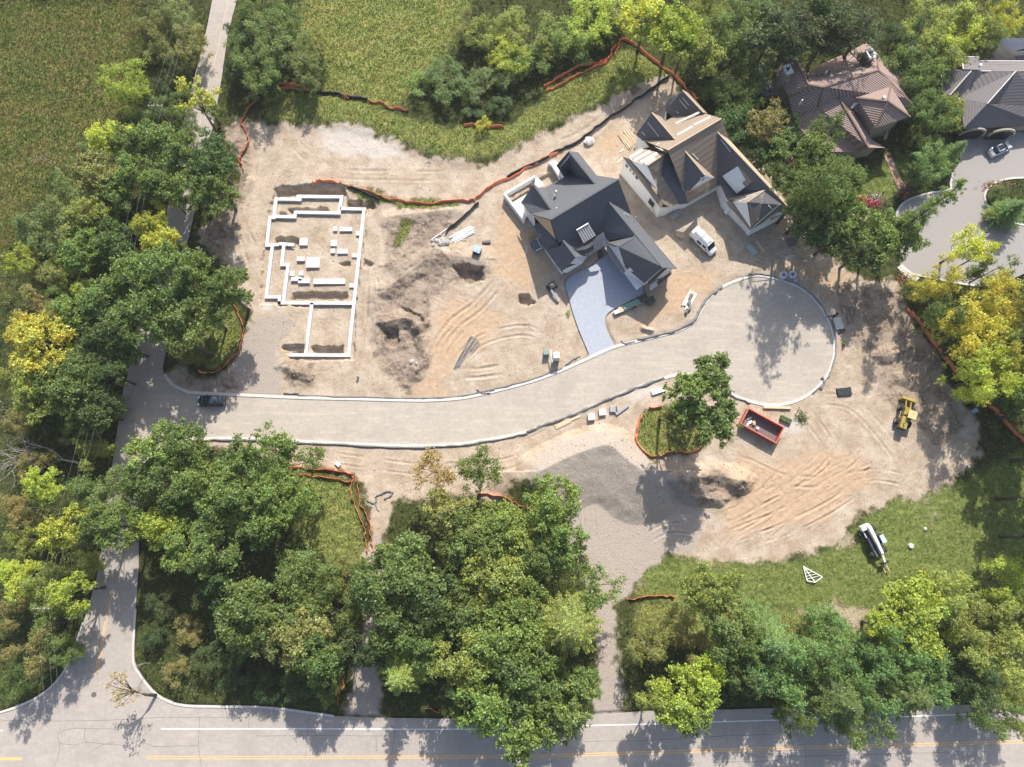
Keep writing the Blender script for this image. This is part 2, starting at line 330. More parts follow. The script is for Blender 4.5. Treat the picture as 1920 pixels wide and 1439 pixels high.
def ldist(x, y, line, pad=4.0):
    line = np.asarray(line); out = np.full(x.shape, pad); lo = line.min(0) - pad; hi = line.max(0) + pad
    sel = (x > lo[0]) & (x < hi[0]) & (y > lo[1]) & (y < hi[1])
    if not sel.any(): return out
    X = x[sel]; Y = y[sel]; d2 = np.full(X.shape, pad * pad)
    for k in range(len(line) - 1):
        ax, ay = line[k]; bx, by = line[k + 1]; ex, ey = bx - ax, by - ay; L = ex * ex + ey * ey + 1e-9
        t = np.clip(((X - ax) * ex + (Y - ay) * ey) / L, 0, 1)
        d2 = np.minimum(d2, (X - ax - t * ex) ** 2 + (Y - ay - t * ey) ** 2)
    out[sel] = np.sqrt(d2); return out
def sm(x, a, b):
    t = np.clip((x - a) / (b - a), 0, 1); return t * t * (3 - 2 * t)

PITS = [  # (outline, depth, edge softness)
    ([(515,366),(520,350),(555,346),(600,346),(645,347),(652,375),(700,380),(706,392),(690,402),(668,560),(664,676),(540,676),(538,660),(574,655),(582,575),(488,570),(492,480),(498,440),(505,380)], .45, .35),
    ([(516,352),(646,350),(646,363),(600,365),(560,364),(516,368)], 1.0, .25),
    ([(650,376),(700,378),(700,389),(650,388)], .9, .25),
    ([(538,390),(612,387),(618,394),(600,398),(540,399)], .7, .3), ([(522,393),(535,399),(536,404),(524,404)], .6, .3),
    ([(513,444),(545,440),(562,448),(560,462),(545,462),(512,454)], .8, .35),
    ([(544,548),(650,545),(652,556),(640,562),(560,563),(545,560)], .85, .3),
    ([(583,648),(642,648),(642,662),(582,662)], 1.0, .2),
    ([(532,646),(570,646),(572,660),(545,660),(530,655)], .9, .3),
    ([(623,490),(655,490),(660,498),(645,501)], .6, .4), ([(682,485),(700,495),(690,502),(681,500)], .6, .4),
    ([(850,500),(880,498),(905,505),(905,525),(880,532),(862,522)], 1.5, 1.0),
    ([(972,552),(990,550),(1002,568),(985,575),(972,566)], 1.3, .6),
    ([(722,620),(745,615),(750,640),(735,652),(722,640)], 1.0, .7),
    ([(752,575),(790,590),(795,606),(770,598)], .7, .7),
    ([(1000,338),(1050,320),(1070,350),(1020,372),(985,370)], .5, .4),
    ([(948,363),(992,338),(1000,350),(960,378)], .8, .3),
]
MOUNDS = [  # crest line, height, north width, south width
    ([(1012,886),(1060,862),(1110,843),(1140,839),(1164,860),(1196,884)], 3.4, 4.2, 9.0),
    ([(1280,905),(1330,893),(1390,905)], 2.0, 2.8, 2.4), ([(1285,930),(1345,938)], 1.4, 2.2, 1.4),
    ([(725,608),(760,600),(785,612)], 1.3, 2.2, 1.6), ([(728,545),(760,520),(800,490)], .9, 2.5, 2.0),
    ([(740,500),(790,475),(840,480),(900,488)], .7, 3.0, 2.2), ([(725,410),(760,405),(850,395)], .6, 2.0, 2.0),
    ([(785,620),(798,660),(780,700)], 1.0, 1.6, 1.6), ([(540,690),(575,705)], .8, 1.4, 1.2),
    ([(1655,670),(1700,655)], 1.2, 2.0, 1.6), ([(1690,710),(1740,730)], .8, 1.5, 1.5), ([(1205,617),(1222,622)], .8, .7, .6),
    ([(440,270),(470,230),(500,215)], .5, 1.5, 1.5), ([(425,400),(450,370),(470,340)], .5, 1.0, 1.0),
    ([(1085,590),(1098,620)], .35, .8, .8), ([(520,690),(530,680),(545,678)], .35, .8, .5),
]
TRACKS = [  # tyre tracks: line, half gauge, rut width, depth
    ([(700,400),(698,480),(700,560),(690,640),(672,740)], .9, .22, .09), ([(690,420),(688,520),(684,620),(665,700)], 0, .25, .07),
    ([(450,420),(470,470),(480,520)], 1.0, .3, .1), ([(480,250),(470,320),(455,390),(450,450)], .9, .3, .1),
    ([(880,600),(840,640),(820,690),(800,745)], 1.0, .25, .08), ([(960,500),(900,570),(850,610),(820,660),(805,745)], 1.0, .3, .09),
    ([(850,690),(900,640),(980,620),(1040,640)], .9, .25, .07), ([(850,700),(900,700),(960,690)], .8, .3, .1),
    ([(1360,1000),(1430,960),(1540,900),(1600,840)], 1.0, .22, .1), ([(1350,1015),(1450,975),(1560,920),(1640,850)], 1.1, .2, .1),
    ([(1340,980),(1420,940),(1520,880),(1580,800)], .9, .22, .09), ([(1380,1020),(1480,990),(1590,930),(1660,860)], .9, .2, .07),
    ([(1500,760),(1530,800),(1560,850),(1560,920)], 1.0, .25, .06), ([(1520,750),(1600,760),(1680,850),(1700,900)], 1.0, .25, .05),
    ([(1350,860),(1400,870),(1470,900),(1560,905)], .9, .25, .08), ([(1200,1030),(1230,1000),(1270,990),(1320,1000)], .8, .2, .08),
    ([(560,850),(700,870),(800,880),(950,870),(1000,840)], .9, .22, .05), ([(960,850),(1060,800),(1150,770)], .9, .22, .05),
    ([(1620,560),(1640,640),(1630,720),(1600,780)], 1.0, .3, .06), ([(1650,540),(1690,640),(1700,760),(1740,820)], 1.0, .3, .07),
    ([(1590,890),(1640,880),(1700,890)], 0, .2, .09), ([(1600,905),(1650,902),(1700,912)], 0, .2, .09),
    ([(1160,200),(1100,250),(1030,280)], .9, .4, .07), ([(540,260),(620,320),(740,330),(860,330)], .9, .3, .04),
    ([(640,590),(640,640)], .5, .2, .03), ([(1115,900),(1105,960),(1110,1030)], .9, .2, .05), ([(1090,880),(1075,960),(1095,1040)], .8, .2, .05),
]
def axis(lo, hi, step, far):
    core = np.arange(lo, hi + step / 2, step); out = []; d = step
    x = hi
    while x < far: d *= 1.35; x += d; out.append(x)
    left = [lo - (v - hi) for v in out][::-1]
    return np.array(left + list(core) + out)
GX = axis(-108, 108, .17, 1200); GY = axis(-60, 100, .17, 1200)
XX, YY = np.meshgrid(GX, GY); shp = XX.shape
X = XX.ravel(); Y = YY.ravel()
ex = fbm(X, Y, 3.0, 11, 4) * 2.6; ex2 = fbm(X, Y, .9, 21, 3) * 1.4
def reg(poly, soft=.35, wob=1.0):
    return sm(sdist(X, Y, world2(poly) if not isinstance(poly, np.ndarray) else poly) + (ex + ex2) * wob, -soft, soft)
road_d = np.maximum(sdist(X, Y, left_poly), np.maximum(sdist(X, Y, cul_poly), np.maximum(sdist(X, Y, court_poly), sdist(X, Y, drive_poly))))
dirt = reg(DIRT, .7, 1.35)
gi = np.zeros(len(X))
for g in GRASS_IN: gi = np.maximum(gi, reg(g, .5, .8))
dirt = dirt * (1 - gi)
gravel = np.maximum(np.maximum(reg(GRAVEL_L, .3, .4), reg(GRAVEL_C, .5, .6)), reg(GRAVEL_B, .5, .5)) 
soil = np.zeros(len(X))
for g in DARKSOIL: soil = np.maximum(soil, reg(g, .8, 1.2) * (.55 + .8 * sm(fbm(X, Y, 1.6, 41, 4), -.1, .2)))
soil = np.clip(soil, 0, 1)
orange = np.zeros(len(X))
for g in ORANGES: orange = np.maximum(orange, reg(g, 1.6, 1.2))
chalk = np.zeros(len(X))
for g in CHALK: chalk = np.maximum(chalk, reg(g, .9, 1.2))
for g in ([(1500,1146),(1560,1138),(1625,1150),(1612,1166),(1520,1164)],[(1730,960),(1760,955),(1765,968),(1738,972)],[(1560,1010),(1600,1000),(1605,1020),(1570,1030)],[(1740,930),(1752,990),(1746,992),(1734,935)]): dirt = np.maximum(dirt, reg(g, 1.0, 1.5) * .8)
lush = np.zeros(len(X))
for g in LUSH: lush = np.maximum(lush, reg(g, 1.2, .8))
tan = reg(TAN_GRASS, 3, 2.0); mead = np.maximum(reg(MEADOW, 2, 1.5), reg(BANK, .8, .8) * .8)
mead = np.maximum(mead, gi * .7)
for g in (GRASS_BL, GRASS_CB, FIELD_SE): mead = np.maximum(mead, reg(g, 1.2, 1.2) * .7)
# height
Z = fbm(X, Y, 9, 3, 3) * .35 + fbm(X, Y, 1.6, 5, 4) * .10
Z += dirt * (fbm(X, Y, .8, 8, 3) * .10) + dirt * soil * (fbm(X, Y, 1.3, 9, 4) * .5 + .5 * (.25 - np.abs(fbm(X, Y, 1.9, 14, 3))) + fbm(X, Y, .5, 19, 2) * .26)
Z += (1 - dirt) * fbm(X, Y, 1.0, 31, 3) * .35
Z *= 1 - .55 * sm(gravel, .2, .8)
for line, h, wn_, ws in MOUNDS:
    L = smooth_line(world2(line), 4); d = ldist(X, Y, L, max(wn_, ws) + 1)
    cy = np.interp(X, L[np.argsort(L[:, 0]), 0], L[np.argsort(L[:, 0]), 1])
    w = np.where(Y > cy, wn_, ws) * (1 + fbm(X, Y, 2.2, 61, 3) * (.12 if h > 3 else .5))
    t = np.clip(1 - d / w, 0, 1); Z += h * t * (1.15 - .15 * t) * (1 + fbm(X, Y, 1.2, 77, 3) * (.06 if h > 3 else .3))
for poly, dep, soft in PITS:
    d = sdist(X, Y, world2(poly)) + ex2 * .6; Z -= dep * 1.15 * sm(d, -soft * .3, soft * .5)
for line, gauge, w, dep in TRACKS:
    L = smooth_line(world2(line), 6); d = ldist(X, Y, L, gauge + 1.5); r = np.abs(d - gauge)
    dend = np.minimum(np.hypot(X - L[0][0], Y - L[0][1]), np.hypot(X - L[-1][0], Y - L[-1][1])); fade = sm(fbm(X, Y, 3, 91, 2), -.2, .1) * sm(dend, gauge + .5, gauge * 2 + 2.5)
    w = w * .8; dep = dep * 1.5; Z += fade * (-dep * np.exp(-(r / w) ** 2) + dep * .6 * np.exp(-((r - 2 * w) / w) ** 2))
# combed grader strokes on the graded sand
s_ang = np.arctan2(Y + 16, X - 28); rad = np.hypot(X - 30, Y - 10)
comb = reg([(1360,870),(1440,880),(1560,850),(1640,870),(1600,960),(1460,1020),(1350,1020),(1340,950)], 1.5, 1.0)
cu = (X - 45) * .86 + (Y + 5) * .5; cv = -(X - 45) * .5 + (Y + 5) * .86 + .008 * cu * cu
Z += comb * (fbm(cu, cv * 9, 3.2, 55, 3) * .2 * sm(fbm(X, Y, 5, 56, 2), -.3, .1) - .06 * np.exp(-((np.mod(cv + fbm(cu, cv, 6, 57, 2) * 1.6, 2.6) - 1.3) / .16) ** 2))
comb2 = reg([(780,520),(860,520),(900,560),(860,620),(800,640)], 1, 1) + reg([(590,580),(640,580),(636,630),(588,630)], .3, .2)
Z += comb2 * .03 * np.sin((X * .45 + Y * .9) * 9 + fbm(X, Y, 2.5, 58, 3) * 9) * sm(fbm(X, Y, 1.8, 59, 3), -.1, .15)
# bank north of the site stands a little proud; the footprint of roads is sunk below their sheets
Z += reg(BANK, 2.0, .5) * .5
keep = sm(road_d, -1.6, -.3)
Z = Z * (1 - keep) - .22 * keep * sm(road_d, -.5, -.2)
Z = np.where(road_d > -.25, -.25, Z)
for pp in ((1000,420),(1030,480),(1150,400),(1240,470),(1290,350)): pass
V = np.stack([X, Y, Z], 1); ny, nx = shp
idx = np.arange(nx * ny).reshape(ny, nx)
Fq = np.stack([idx[:-1, :-1].ravel(), idx[:-1, 1:].ravel(), idx[1:, 1:].ravel(), idx[1:, :-1].ravel()], 1)

def ground_material():
    m = bpy.data.materials.new('ground_soil_and_grass'); m.use_nodes = True; n = m.node_tree.nodes; l = m.node_tree.links
    b = n['Principled BSDF']; b.inputs['Roughness'].default_value = .97; b.inputs['Specular IOR Level'].default_value = .1
    tc = n.new('ShaderNodeTexCoord')
    def noise(sc, det=5, rough=.6, stretch=None, rot=0):
        t = n.new('ShaderNodeTexNoise'); t.inputs['Scale'].default_value = sc; t.inputs['Detail'].default_value = det
        t.inputs['Roughness'].default_value = rough
        if stretch:
            mp = n.new('ShaderNodeMapping'); mp.inputs['Scale'].default_value = stretch; mp.inputs['Rotation'].default_value = (0, 0, rot)
            l.new(tc.outputs['Object'], mp.inputs[0]); l.new(mp.outputs[0], t.inputs['Vector'])
        else: l.new(tc.outputs['Object'], t.inputs['Vector'])
        return t.outputs['Fac']
    def ramp(fac, stops):
        r = n.new('ShaderNodeValToRGB'); e = r.color_ramp.elements
        while len(e) < len(stops): e.new(.5)
        for k, (p, c) in enumerate(stops): e[k].position = p; e[k].color = (*c, 1)
        l.new(fac, r.inputs[0]); return r.outputs[0]
    def mix(f, a, c):
        x = n.new('ShaderNodeMixRGB')
        l.new(f, x.inputs[0])
        for i, s in ((1, a), (2, c)):
            if isinstance(s, tuple): x.inputs[i].default_value = (*s, 1)
            else: l.new(s, x.inputs[i])
        return x.outputs[0]
    def attr(name):
        a = n.new('ShaderNodeAttribute'); a.attribute_name = name; s = n.new('ShaderNodeSeparateColor'); l.new(a.outputs['Color'], s.inputs[0])
        return s.outputs
    A = attr('mask_a'); B = attr('mask_b'); Cc = attr('mask_c')
    sand = ramp(noise(.35, 8, .68), [(.30, (.33, .245, .17)), (.48, (.43, .345, .26)), (.66, (.52, .435, .345))])
    sand2 = ramp(noise(3.2, 9, .78), [(.30, (.45, .42, .40)), (.44, (.9, .89, .88)), (.5, (1, 1, 1)), (.70, (1.15, 1.15, 1.15))])
    mu = n.new('ShaderNodeMixRGB'); mu.blend_type = 'MULTIPLY'; mu.inputs[0].default_value = .8; l.new(sand, mu.inputs[1]); l.new(sand2, mu.inputs[2]); sand = mu.outputs[0]
    grav = ramp(noise(5, 6, .75), [(.32, (.28, .235, .195)), (.5, (.375, .32, .27)), (.68, (.49, .43, .375))])
    soilc = ramp(noise(2.2, 6, .7), [(.3, (.13, .095, .07)), (.5, (.24, .185, .14)), (.7, (.36, .29, .23))])
    orc = ramp(noise(1.5, 5), [(.3, (.42, .285, .18)), (.7, (.51, .38, .265))])
    chk = ramp(noise(2, 5), [(.3, (.46, .40, .34)), (.7, (.55, .50, .44))])
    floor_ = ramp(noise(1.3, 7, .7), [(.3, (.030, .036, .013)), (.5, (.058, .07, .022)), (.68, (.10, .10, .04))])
    lushc = ramp(noise(1.6, 7, .7), [(.3, (.075, .11, .028)), (.5, (.15, .19, .05)), (.66, (.26, .25, .10))])
    tang = ramp(noise(.55, 8, .72), [(.28, (.09, .11, .03)), (.45, (.17, .185, .055)), (.58, (.22, .19, .07)), (.72, (.27, .205, .10))])
    meac = ramp(noise(.9, 8, .72), [(.28, (.11, .14, .04)), (.45, (.23, .26, .08)), (.6, (.34, .34, .12)), (.74, (.42, .36, .17))])
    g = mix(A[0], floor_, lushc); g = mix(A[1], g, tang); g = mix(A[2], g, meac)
    d = mix(B[2], sand, orc); d = mix(Cc[0], d, chk); d = mix(B[1], d, soilc); d = mix(B[0], d, grav)
    c = mix(Cc[1], g, d); l.new(c, b.inputs['Base Color'])
    fine = ramp(noise(14, 8, .8), [(.32, (.62, .61, .60)), (.46, (.96, .96, .96)), (.60, (1.08, 1.08, 1.08))])
    m2_ = n.new('ShaderNodeMixRGB'); m2_.blend_type = 'MULTIPLY'; m2_.inputs[0].default_value = .85; l.new(c, m2_.inputs[1]); l.new(fine, m2_.inputs[2]); l.new(m2_.outputs[0], b.inputs['Base Color'])
    b1 = n.new('ShaderNodeBump'); b1.inputs['Distance'].default_value = .17; b1.inputs['Strength'].default_value = .9; l.new(noise(3.8, 9, .8), b1.inputs['Height'])
    l.new(b1.outputs[0], b.inputs['Normal'])
    return m
M['ground'] = ground_material()
gme = npmesh('ground', V, Fq, M['ground'], smooth=True)
def setmask(me, name, r, g, b):
    a = me.color_attributes.new(name, 'FLOAT_COLOR', 'POINT'); arr = np.ones((len(r), 4), np.float32)
    arr[:, 0] = r; arr[:, 1] = g; arr[:, 2] = b; a.data.foreach_set('color', arr.ravel())
setmask(gme, 'mask_a', lush, tan, mead); setmask(gme, 'mask_b', gravel, soil, orange); setmask(gme, 'mask_c', chalk, dirt, chalk * 0)
tag(link(bpy.data.objects.new('ground', gme)), kind='structure')
def ground_z(x, y):
    i = min(max(np.searchsorted(GX, x) - 1, 0), nx - 2); j = min(max(np.searchsorted(GY, y) - 1, 0), ny - 2)
    ZZ = Z.reshape(shp); fx = (x - GX[i]) / (GX[i + 1] - GX[i]); fy = (y - GY[j]) / (GY[j + 1] - GY[j])
    return float((ZZ[j, i] * (1 - fx) + ZZ[j, i + 1] * fx) * (1 - fy) + (ZZ[j + 1, i] * (1 - fx) + ZZ[j + 1, i + 1] * fx) * fy)
def G(px, py, dz=0.0):
    x, y, _ = P(px, py); return (x, y, ground_z(x, y) + dz)

# ------------------------------------------------------------------ roads
def sheet(name, poly, z, m, thick=.12, kind='structure'):
    o = MB().prism([tuple(p) for p in poly], z - thick, z).build(name, m); return tag(o, kind=kind)
sheet('road', left_poly, .0, M['asphalt_old'])
sheet('cul_de_sac_road', cul_poly, .006, M['asphalt'])
sheet('driveway', drive_poly, .03, M['driveway'])
sheet('neighbour_court', court_poly, .02, M['court'])
def ribbon(name, line, w, z0, z1, m, off=0.0, parent=None, wob=0.0):
    """a strip of rectangular section along a world line"""
    L = np.asarray(line); T = np.gradient(L, axis=0); T /= np.maximum(np.hypot(T[:, 0], T[:, 1])[:, None], 1e-6)
    N = np.stack([-T[:, 1], T[:, 0]], 1); b = MB()
    a0 = L + N * (off - w / 2); a1 = L + N * (off + w / 2)
    if wob: a0 = a0 + N * (np.random.RandomState(3).rand(len(L))[:, None] - .5) * wob
    base = len(b.v)
    for k in range(len(L)):
        b.v += [(*a0[k], z0), (*a1[k], z0), (*a1[k], z1), (*a0[k], z1)]
    for k in range(len(L) - 1):
        q = base + 4 * k
        for j in range(4):
            b.f.append((q + j, q + (j + 1) % 4, q + 4 + (j + 1) % 4, q + 4 + j)); b.m.append(0)
    b.f.append((base + 3, base + 2, base + 1, base)); e = base + 4 * (len(L) - 1); b.f.append((e, e + 1, e + 2, e + 3)); b.m += [0, 0]
    return b.build(name, m, parent)
k1 = smooth_line(world2(KERB_N), 5)
tag(ribbon('cul_de_sac_kerb', k1, .55, -.1, .11, M['concrete'], off=.12), kind='structure')
for nm, pts in (('intersection_kerb', [(-200,1352),(-100,1350),(0,1336),(73,1306),(115,1267),(138,1220),(156,1168)]), ('corner_kerb', [(254,1142),(250,1233),(260,1262),(294,1303),(338,1322),(400,1325),(480,1326),(540,1331),(584,1337),(626,1343)]),
                ('court_kerb', [(1786,325),(1782,345),(1779,356),(1732,365),(1698,378),(1683,395),(1678,412)]), ('island_kerb', [(1990,336),(1920,334),(1885,337),(1858,348),(1846,368),(1856,393),(1888,414),(1935,426),(1990,440)]),
                ('court_kerb', [(1688,500),(1710,514),(1740,520),(1800,532),(1838,536),(1868,531),(1890,522)])):
    tag(ribbon(nm, smooth_line(world2(pts), 4), .35, -.1, .12, M['concrete']), kind='structure')
def paint(name, pts, w, m, off=0.0, z=.004):
    tag(ribbon(name, smooth_line(world2(pts), 4), w, z - .003, z, m, off=off), kind='structure')
wl_ = [(302,1367),(600,1367),(900,1367.5),(1098,1361),(1220,1358),(1343,1354),(1460,1350.5),(1727,1343),(1821,1339)]
paint('white_edge_line', wl_, .17, M['wline']); paint('white_edge_line', [(-300,1371),(-60,1371),(6,1370)], .17, M['wline'])
yl = [(275,1421),(480,1421),(957,1419),(1095,1415.5),(1460,1403.5),(1706,1397),(1920,1391),(2300,1380)]
paint('yellow_centre_line', yl, .14, M['yline'], off=.16); paint('yellow_centre_line', yl, .14, M['yline'], off=-.16)
paint('yellow_centre_line', [(-300,1424),(-60,1423.5),(41,1423)], .42, M['yline'])
paint('side_road_centre_line', [(208,1115),(198,1165),(192,1205),(181,1263)], .16, M['yline'], off=.14)
paint('side_road_centre_line', [(198,1165),(192,1205),(181,1263)], .16, M['yline'], off=-.14)
paint('side_road_centre_line', [(452,-120),(428,0),(404,109),(386,180),(368,265),(352,330),(338,400)], .11, M['ypale'])
paint('side_road_edge_line', [(375,115),(362,168),(347,230),(340,258)], .12, M['wline'], off=-.25)
# cracks sealed with tar
tar = mat('tar_crack', (.13, .12, .12))
rr = random.Random(5)
def crack(pts, w=.05):
    L = smooth_line(world2(pts), 7); L = L + np.array([[rr.uniform(-.06, .06), rr.uniform(-.06, .06)] for _ in L])
    return ribbon('road_crack', L, w, .001, .0045, tar)
for c in ([(108,1372),(111,1410),(102,1438),(96,1480)], [(112,1376),(130,1367),(180,1367),(220,1368)], [(161,1365),(158,1380),(162,1392)], [(112,1395),(140,1397),(165,1393),(235,1398),(260,1390),(290,1400),(340,1399),(371,1398)],
          [(375,1345),(372,1390),(376,1430),(385,1480)], [(466,1348),(467,1365)], [(0,1351),(120,1352),(230,1350),(300,1346),(480,1345)], [(580,1342),(576,1380),(573,1420)], [(480,1380),(600,1380),(720,1380)],
          [(1090,1390),(1200,1389),(1340,1381),(1460,1377)], [(1340,1430),(1460,1426)], [(165,1415),(190,1398),(215,1392)], [(705,1380),(706,1410)], [(740,1370),(735,1415)], [(1420,1420),(1600,1416),(1800,1410)], [(1510,1395),(1512,1438)]):
    tag(crack(c), kind='structure')
manhole = MB(); c = P(176, 1303); manhole.cyl((c[0], c[1], -.05), (c[0], c[1], .008), .42, 20)
manhole.cyl((c[0], c[1], .008), (c[0], c[1], .02), .33, 20)
tag(manhole.build('manhole_cover', mat('iron', (.10, .09, .085), (.16, .14, .13), 20)), 'round dark iron manhole cover in the road junction', 'manhole cover')
# ------------------------------------------------------------------ houses
def W3(tr, pts): return [P(*tr(u, v), h) for (u, v, h) in pts]
def roof_part(name, m, faces, parent, thick=.14):
    """roof planes as solid slabs"""
    b = MB()
    for f in faces:
        f = [Vector(p) for p in f]
        area = sum((f[k].x * f[(k + 1) % len(f)].y - f[(k + 1) % len(f)].x * f[k].y) for k in range(len(f)))
        if area < 0: f = f[::-1]
        n = len(f); lo = [p - Vector((0, 0, thick)) for p in f]
        i = b.vs(f + lo)
        for t in tessellate_polygon([[Vector((p.x, p.y, 0)) for p in f]]):
            a, c, d = t
            cr = (f[c].x - f[a].x) * (f[d].y - f[a].y) - (f[d].x - f[a].x) * (f[c].y - f[a].y)
            if cr < 0: c, d = d, c
            b.f.append((i + a, i + c, i + d)); b.m.append(0); b.f.append((i + n + d, i + n + c, i + n + a)); b.m.append(0)
        for k in range(n):
            q = (k + 1) % n; b.f.append((i + k, i + n + k, i + n + q, i + q)); b.m.append(0)
    return b.build(name, m, parent)
def wall_loop(name, m, outline, parent, inset=.4, drop=.16, z0=-.6):
    """walls standing under an eave outline; every corner keeps its own top height"""
    pts = [Vector(p) for p in outline]; n = len(pts)
    A = sum(pts[k].x * pts[(k + 1) % n].y - pts[(k + 1) % n].x * pts[k].y for k in range(n)); sg = 1 if A > 0 else -1
    ins = []
    for k in range(n):
        d0 = (pts[k] - pts[k - 1]).xy; d1 = (pts[(k + 1) % n] - pts[k]).xy
        if d0.length < 1e-4: d0 = d1
        d0.normalize(); d1.normalize()
        nrm = Vector((-(d0.y + d1.y), d0.x + d1.x)) * sg
        if nrm.length < .2: nrm = Vector((-d1.y, d1.x)) * sg
        nrm.normalize(); c = max(.45, abs(nrm.dot(Vector((-d1.y, d1.x)))))
        ins.append(pts[k].xy + nrm * inset / c)
    b = MB(); tk = .12
    for k in range(n):
        q = (k + 1) % n
        a0 = (*ins[k], z0); a1 = (*ins[q], z0); b0 = (*ins[k], pts[k].z - drop); b1 = (*ins[q], pts[q].z - drop)
        b.face([a0, a1, b1, b0] if sg > 0 else [a1, a0, b0, b1])
    return b.build(name, m, parent), ins
def panel(name, m, pts, parent, thick=.06):
    """a thin board or wall piece given by its corners"""
    p = [Vector(q) for q in pts]; nrm = (p[1] - p[0]).cross(p[2] - p[0]); nrm.normalize()
    if nrm.dot(Vector(CAM) - p[0]) < 0: nrm = -nrm
    b = MB(); lo = [q - nrm * thick for q in p]; n = len(p)
    flip = (p[1] - p[0]).cross(p[2] - p[0]).dot(nrm) < 0
    b.face(p[::-1] if flip else p); b.face(lo if flip else lo[::-1])
    for k in range(n):
        q = (k + 1) % n; f = [p[k], lo[k], lo[q], p[q]]; b.face(f[::-1] if flip else f)
    return b.build(name, m, parent)
def window(parent, a, c, w, h, z, m_frame=None, m_glass=None, out=.05):
    """a window on the wall from a to c, centred, with a pane as its own sub-part"""
    a = Vector(a[:2]); c = Vector(c[:2]); mid = (a + c) / 2; rz = math.atan2((c - a).y, (c - a).x)
    f = MB().box((mid.x, mid.y, z), (w, .16 + out, h), rz=rz).build('window', m_frame or M['trim'], parent)
    MB().box((mid.x, mid.y, z), (w - .2, .2 + out, h - .2), rz=rz).build('pane', m_glass or M['glass'], f)
def window_on(parent, p, q, t, w, h, z, **k):
    p = Vector(p[:2]); q = Vector(q[:2]); m_ = p.lerp(q, t); d = (q - p).normalized() * w / 2
    window(parent, m_ - d, m_ + d, w, h, z, **k)
def pipe_vent(parent, at, h, r=.09, m=None):
    MB().cyl((at[0], at[1], at[2] - .3), (at[0], at[1], at[2] + h), r, 8).build('roof_vent', m or M['white'], parent)

from mathutils.bvhtree import BVHTree
def make_hit(root, tr):
    """points lying on the surfaces already built under a root, found along the line of sight"""
    vs_, fs_ = [], []
    for o in list(root.children):
        if o.type == 'MESH':
            k0 = len(vs_); vs_ += [v.co.copy() for v in o.data.vertices]; fs_ += [tuple(k0 + i for i in p.vertices) for p in o.data.polygons]
    bv = BVHTree.FromPolygons(vs_, fs_)
    def onto(pts, dz=.08, hmin=0.0):
        out = []
        for u, v in [q[:2] for q in pts]:
            q = Vector(P(*tr(u, v), 0)); c = Vector(CAM); d = (q - c).normalized(); r = bv.ray_cast(c, d)[0]
            if r is None or r.z < hmin: out.append(Vector(P(*tr(u, v), hmin)))
            else: out.append(r - d * dz)
        return out
    return onto
# --- the dark roofed house -------------------------------------------------
A = crop(900, 250, 4.8)
h1 = empty('finished_house', P(*A(1000, 850)), 0, 'large house with charcoal shingle roofs and white walls beside the stamped driveway', 'house')
h1o = Vector(h1.location)
class Rel:
    """children are built in world space, then hung under the root without moving"""
    pass
def hang(root):
    for ch in list(root.children): ch.location = Vector(ch.location) - Vector(root.location)
    # sub-parts keep zero offset from their part
a_ = (635,778,11); b_ = (1245,413,11); c_ = (1050,380,8.15); m2 = (462,728,7.5); k1_ = (480,462,9.2); k2_ = (637,685,9.2); f_ = (590,487,5.0)
e_ = (820,365,5.15); w1 = (800,163,9.35); w2 = (1035,455,9.35); g1 = (1160,615,9.3); gb = (1397,930,9.3); g2 = (1645,1208,9.3)
r1 = (1362,735,6.8); r2 = (1775,1222,6.9); v1 = (1105,880,6.8); xx = (1150,965,6.4); l1 = (745,960,8.3); l2 = (862,1117,8.3)
def HA(h): return max(1.36 * h - 5.15, 1.2) if h >= 4.7 else h * .26
F = lambda *q: W3(A, [(u, v, HA(h)) for u, v, h in q])
roof_part('roof', M['shingle'], [
    F(m2, k2_, f_, e_, w2, c_, b_, a_), F(k1_, (505,492,5.9), f_, k2_), F(k1_, (370,625,6.85), m2, k2_),
    F(w1, (885,172,7.9), c_, w2), F(w1, w2, e_, (757,392,6.2), (687,290,7.0)),
    F(a_, b_, r1, g1, v1, (1110,892,6.7), (1025,945,6.6), (930,992,6.6), (866,1058,6.6), l1, (715,990,8.2), (690,950,8.7)),
    F(g1, r1, r2, g2, gb), F(g1, gb, xx, v1),
    F((1145,985,6.4), gb, (1250,1022,9.2)), F((1250,1022,9.2), gb, g2, (1480,1350,6.5), (1305,1203,6.6)),
    F((866,1058,6.6), (930,992,6.6), (1025,945,6.6), (1032,1042,6.1), (950,1092,5.9)),
    F(l1, (870,1057,7.0), (965,1103,6.2), l2), F(l1, l2, (740,1252,6.0), (590,1048,6.0), (720,1020,7.6)),
    F((480,835,5.4), (552,790,6.4), (690,975,7.2), (722,1026,7.2), (590,1048,5.7)),
], h1)
# ridge caps
rc = MB()
for q0, q1 in ((a_, b_), (w1, w2), (g1, g2), (k1_, k2_), (l1, l2), ((1250,1022,9.2), gb)):
    p0, p1 = F(q0, q1); rc.bar(Vector(p0) + Vector((0, 0, .02)), Vector(p1) + Vector((0, 0, .02)), .28, .1)
rc.build('ridge_cap', M['shingle'], h1)
outl = F((687,290,7.0),(757,392,6.2),e_,f_,(505,492,5.9),k1_,(370,625,6.85),m2,(480,835,5.4),(590,1048,5.7),(740,1252,6.0),l2,(965,1103,6.2),(1025,1040,6.0),(1110,905,6.6),(1150,985,6.2),(1250,1022,9.0),(1305,1203,6.6),(1480,1350,6.5),g2,r2,r1,b_,c_,(885,172,7.9),w1)
wl1, in1 = wall_loop('wall', M['white'], outl, h1)
on1 = make_hit(h1, A)
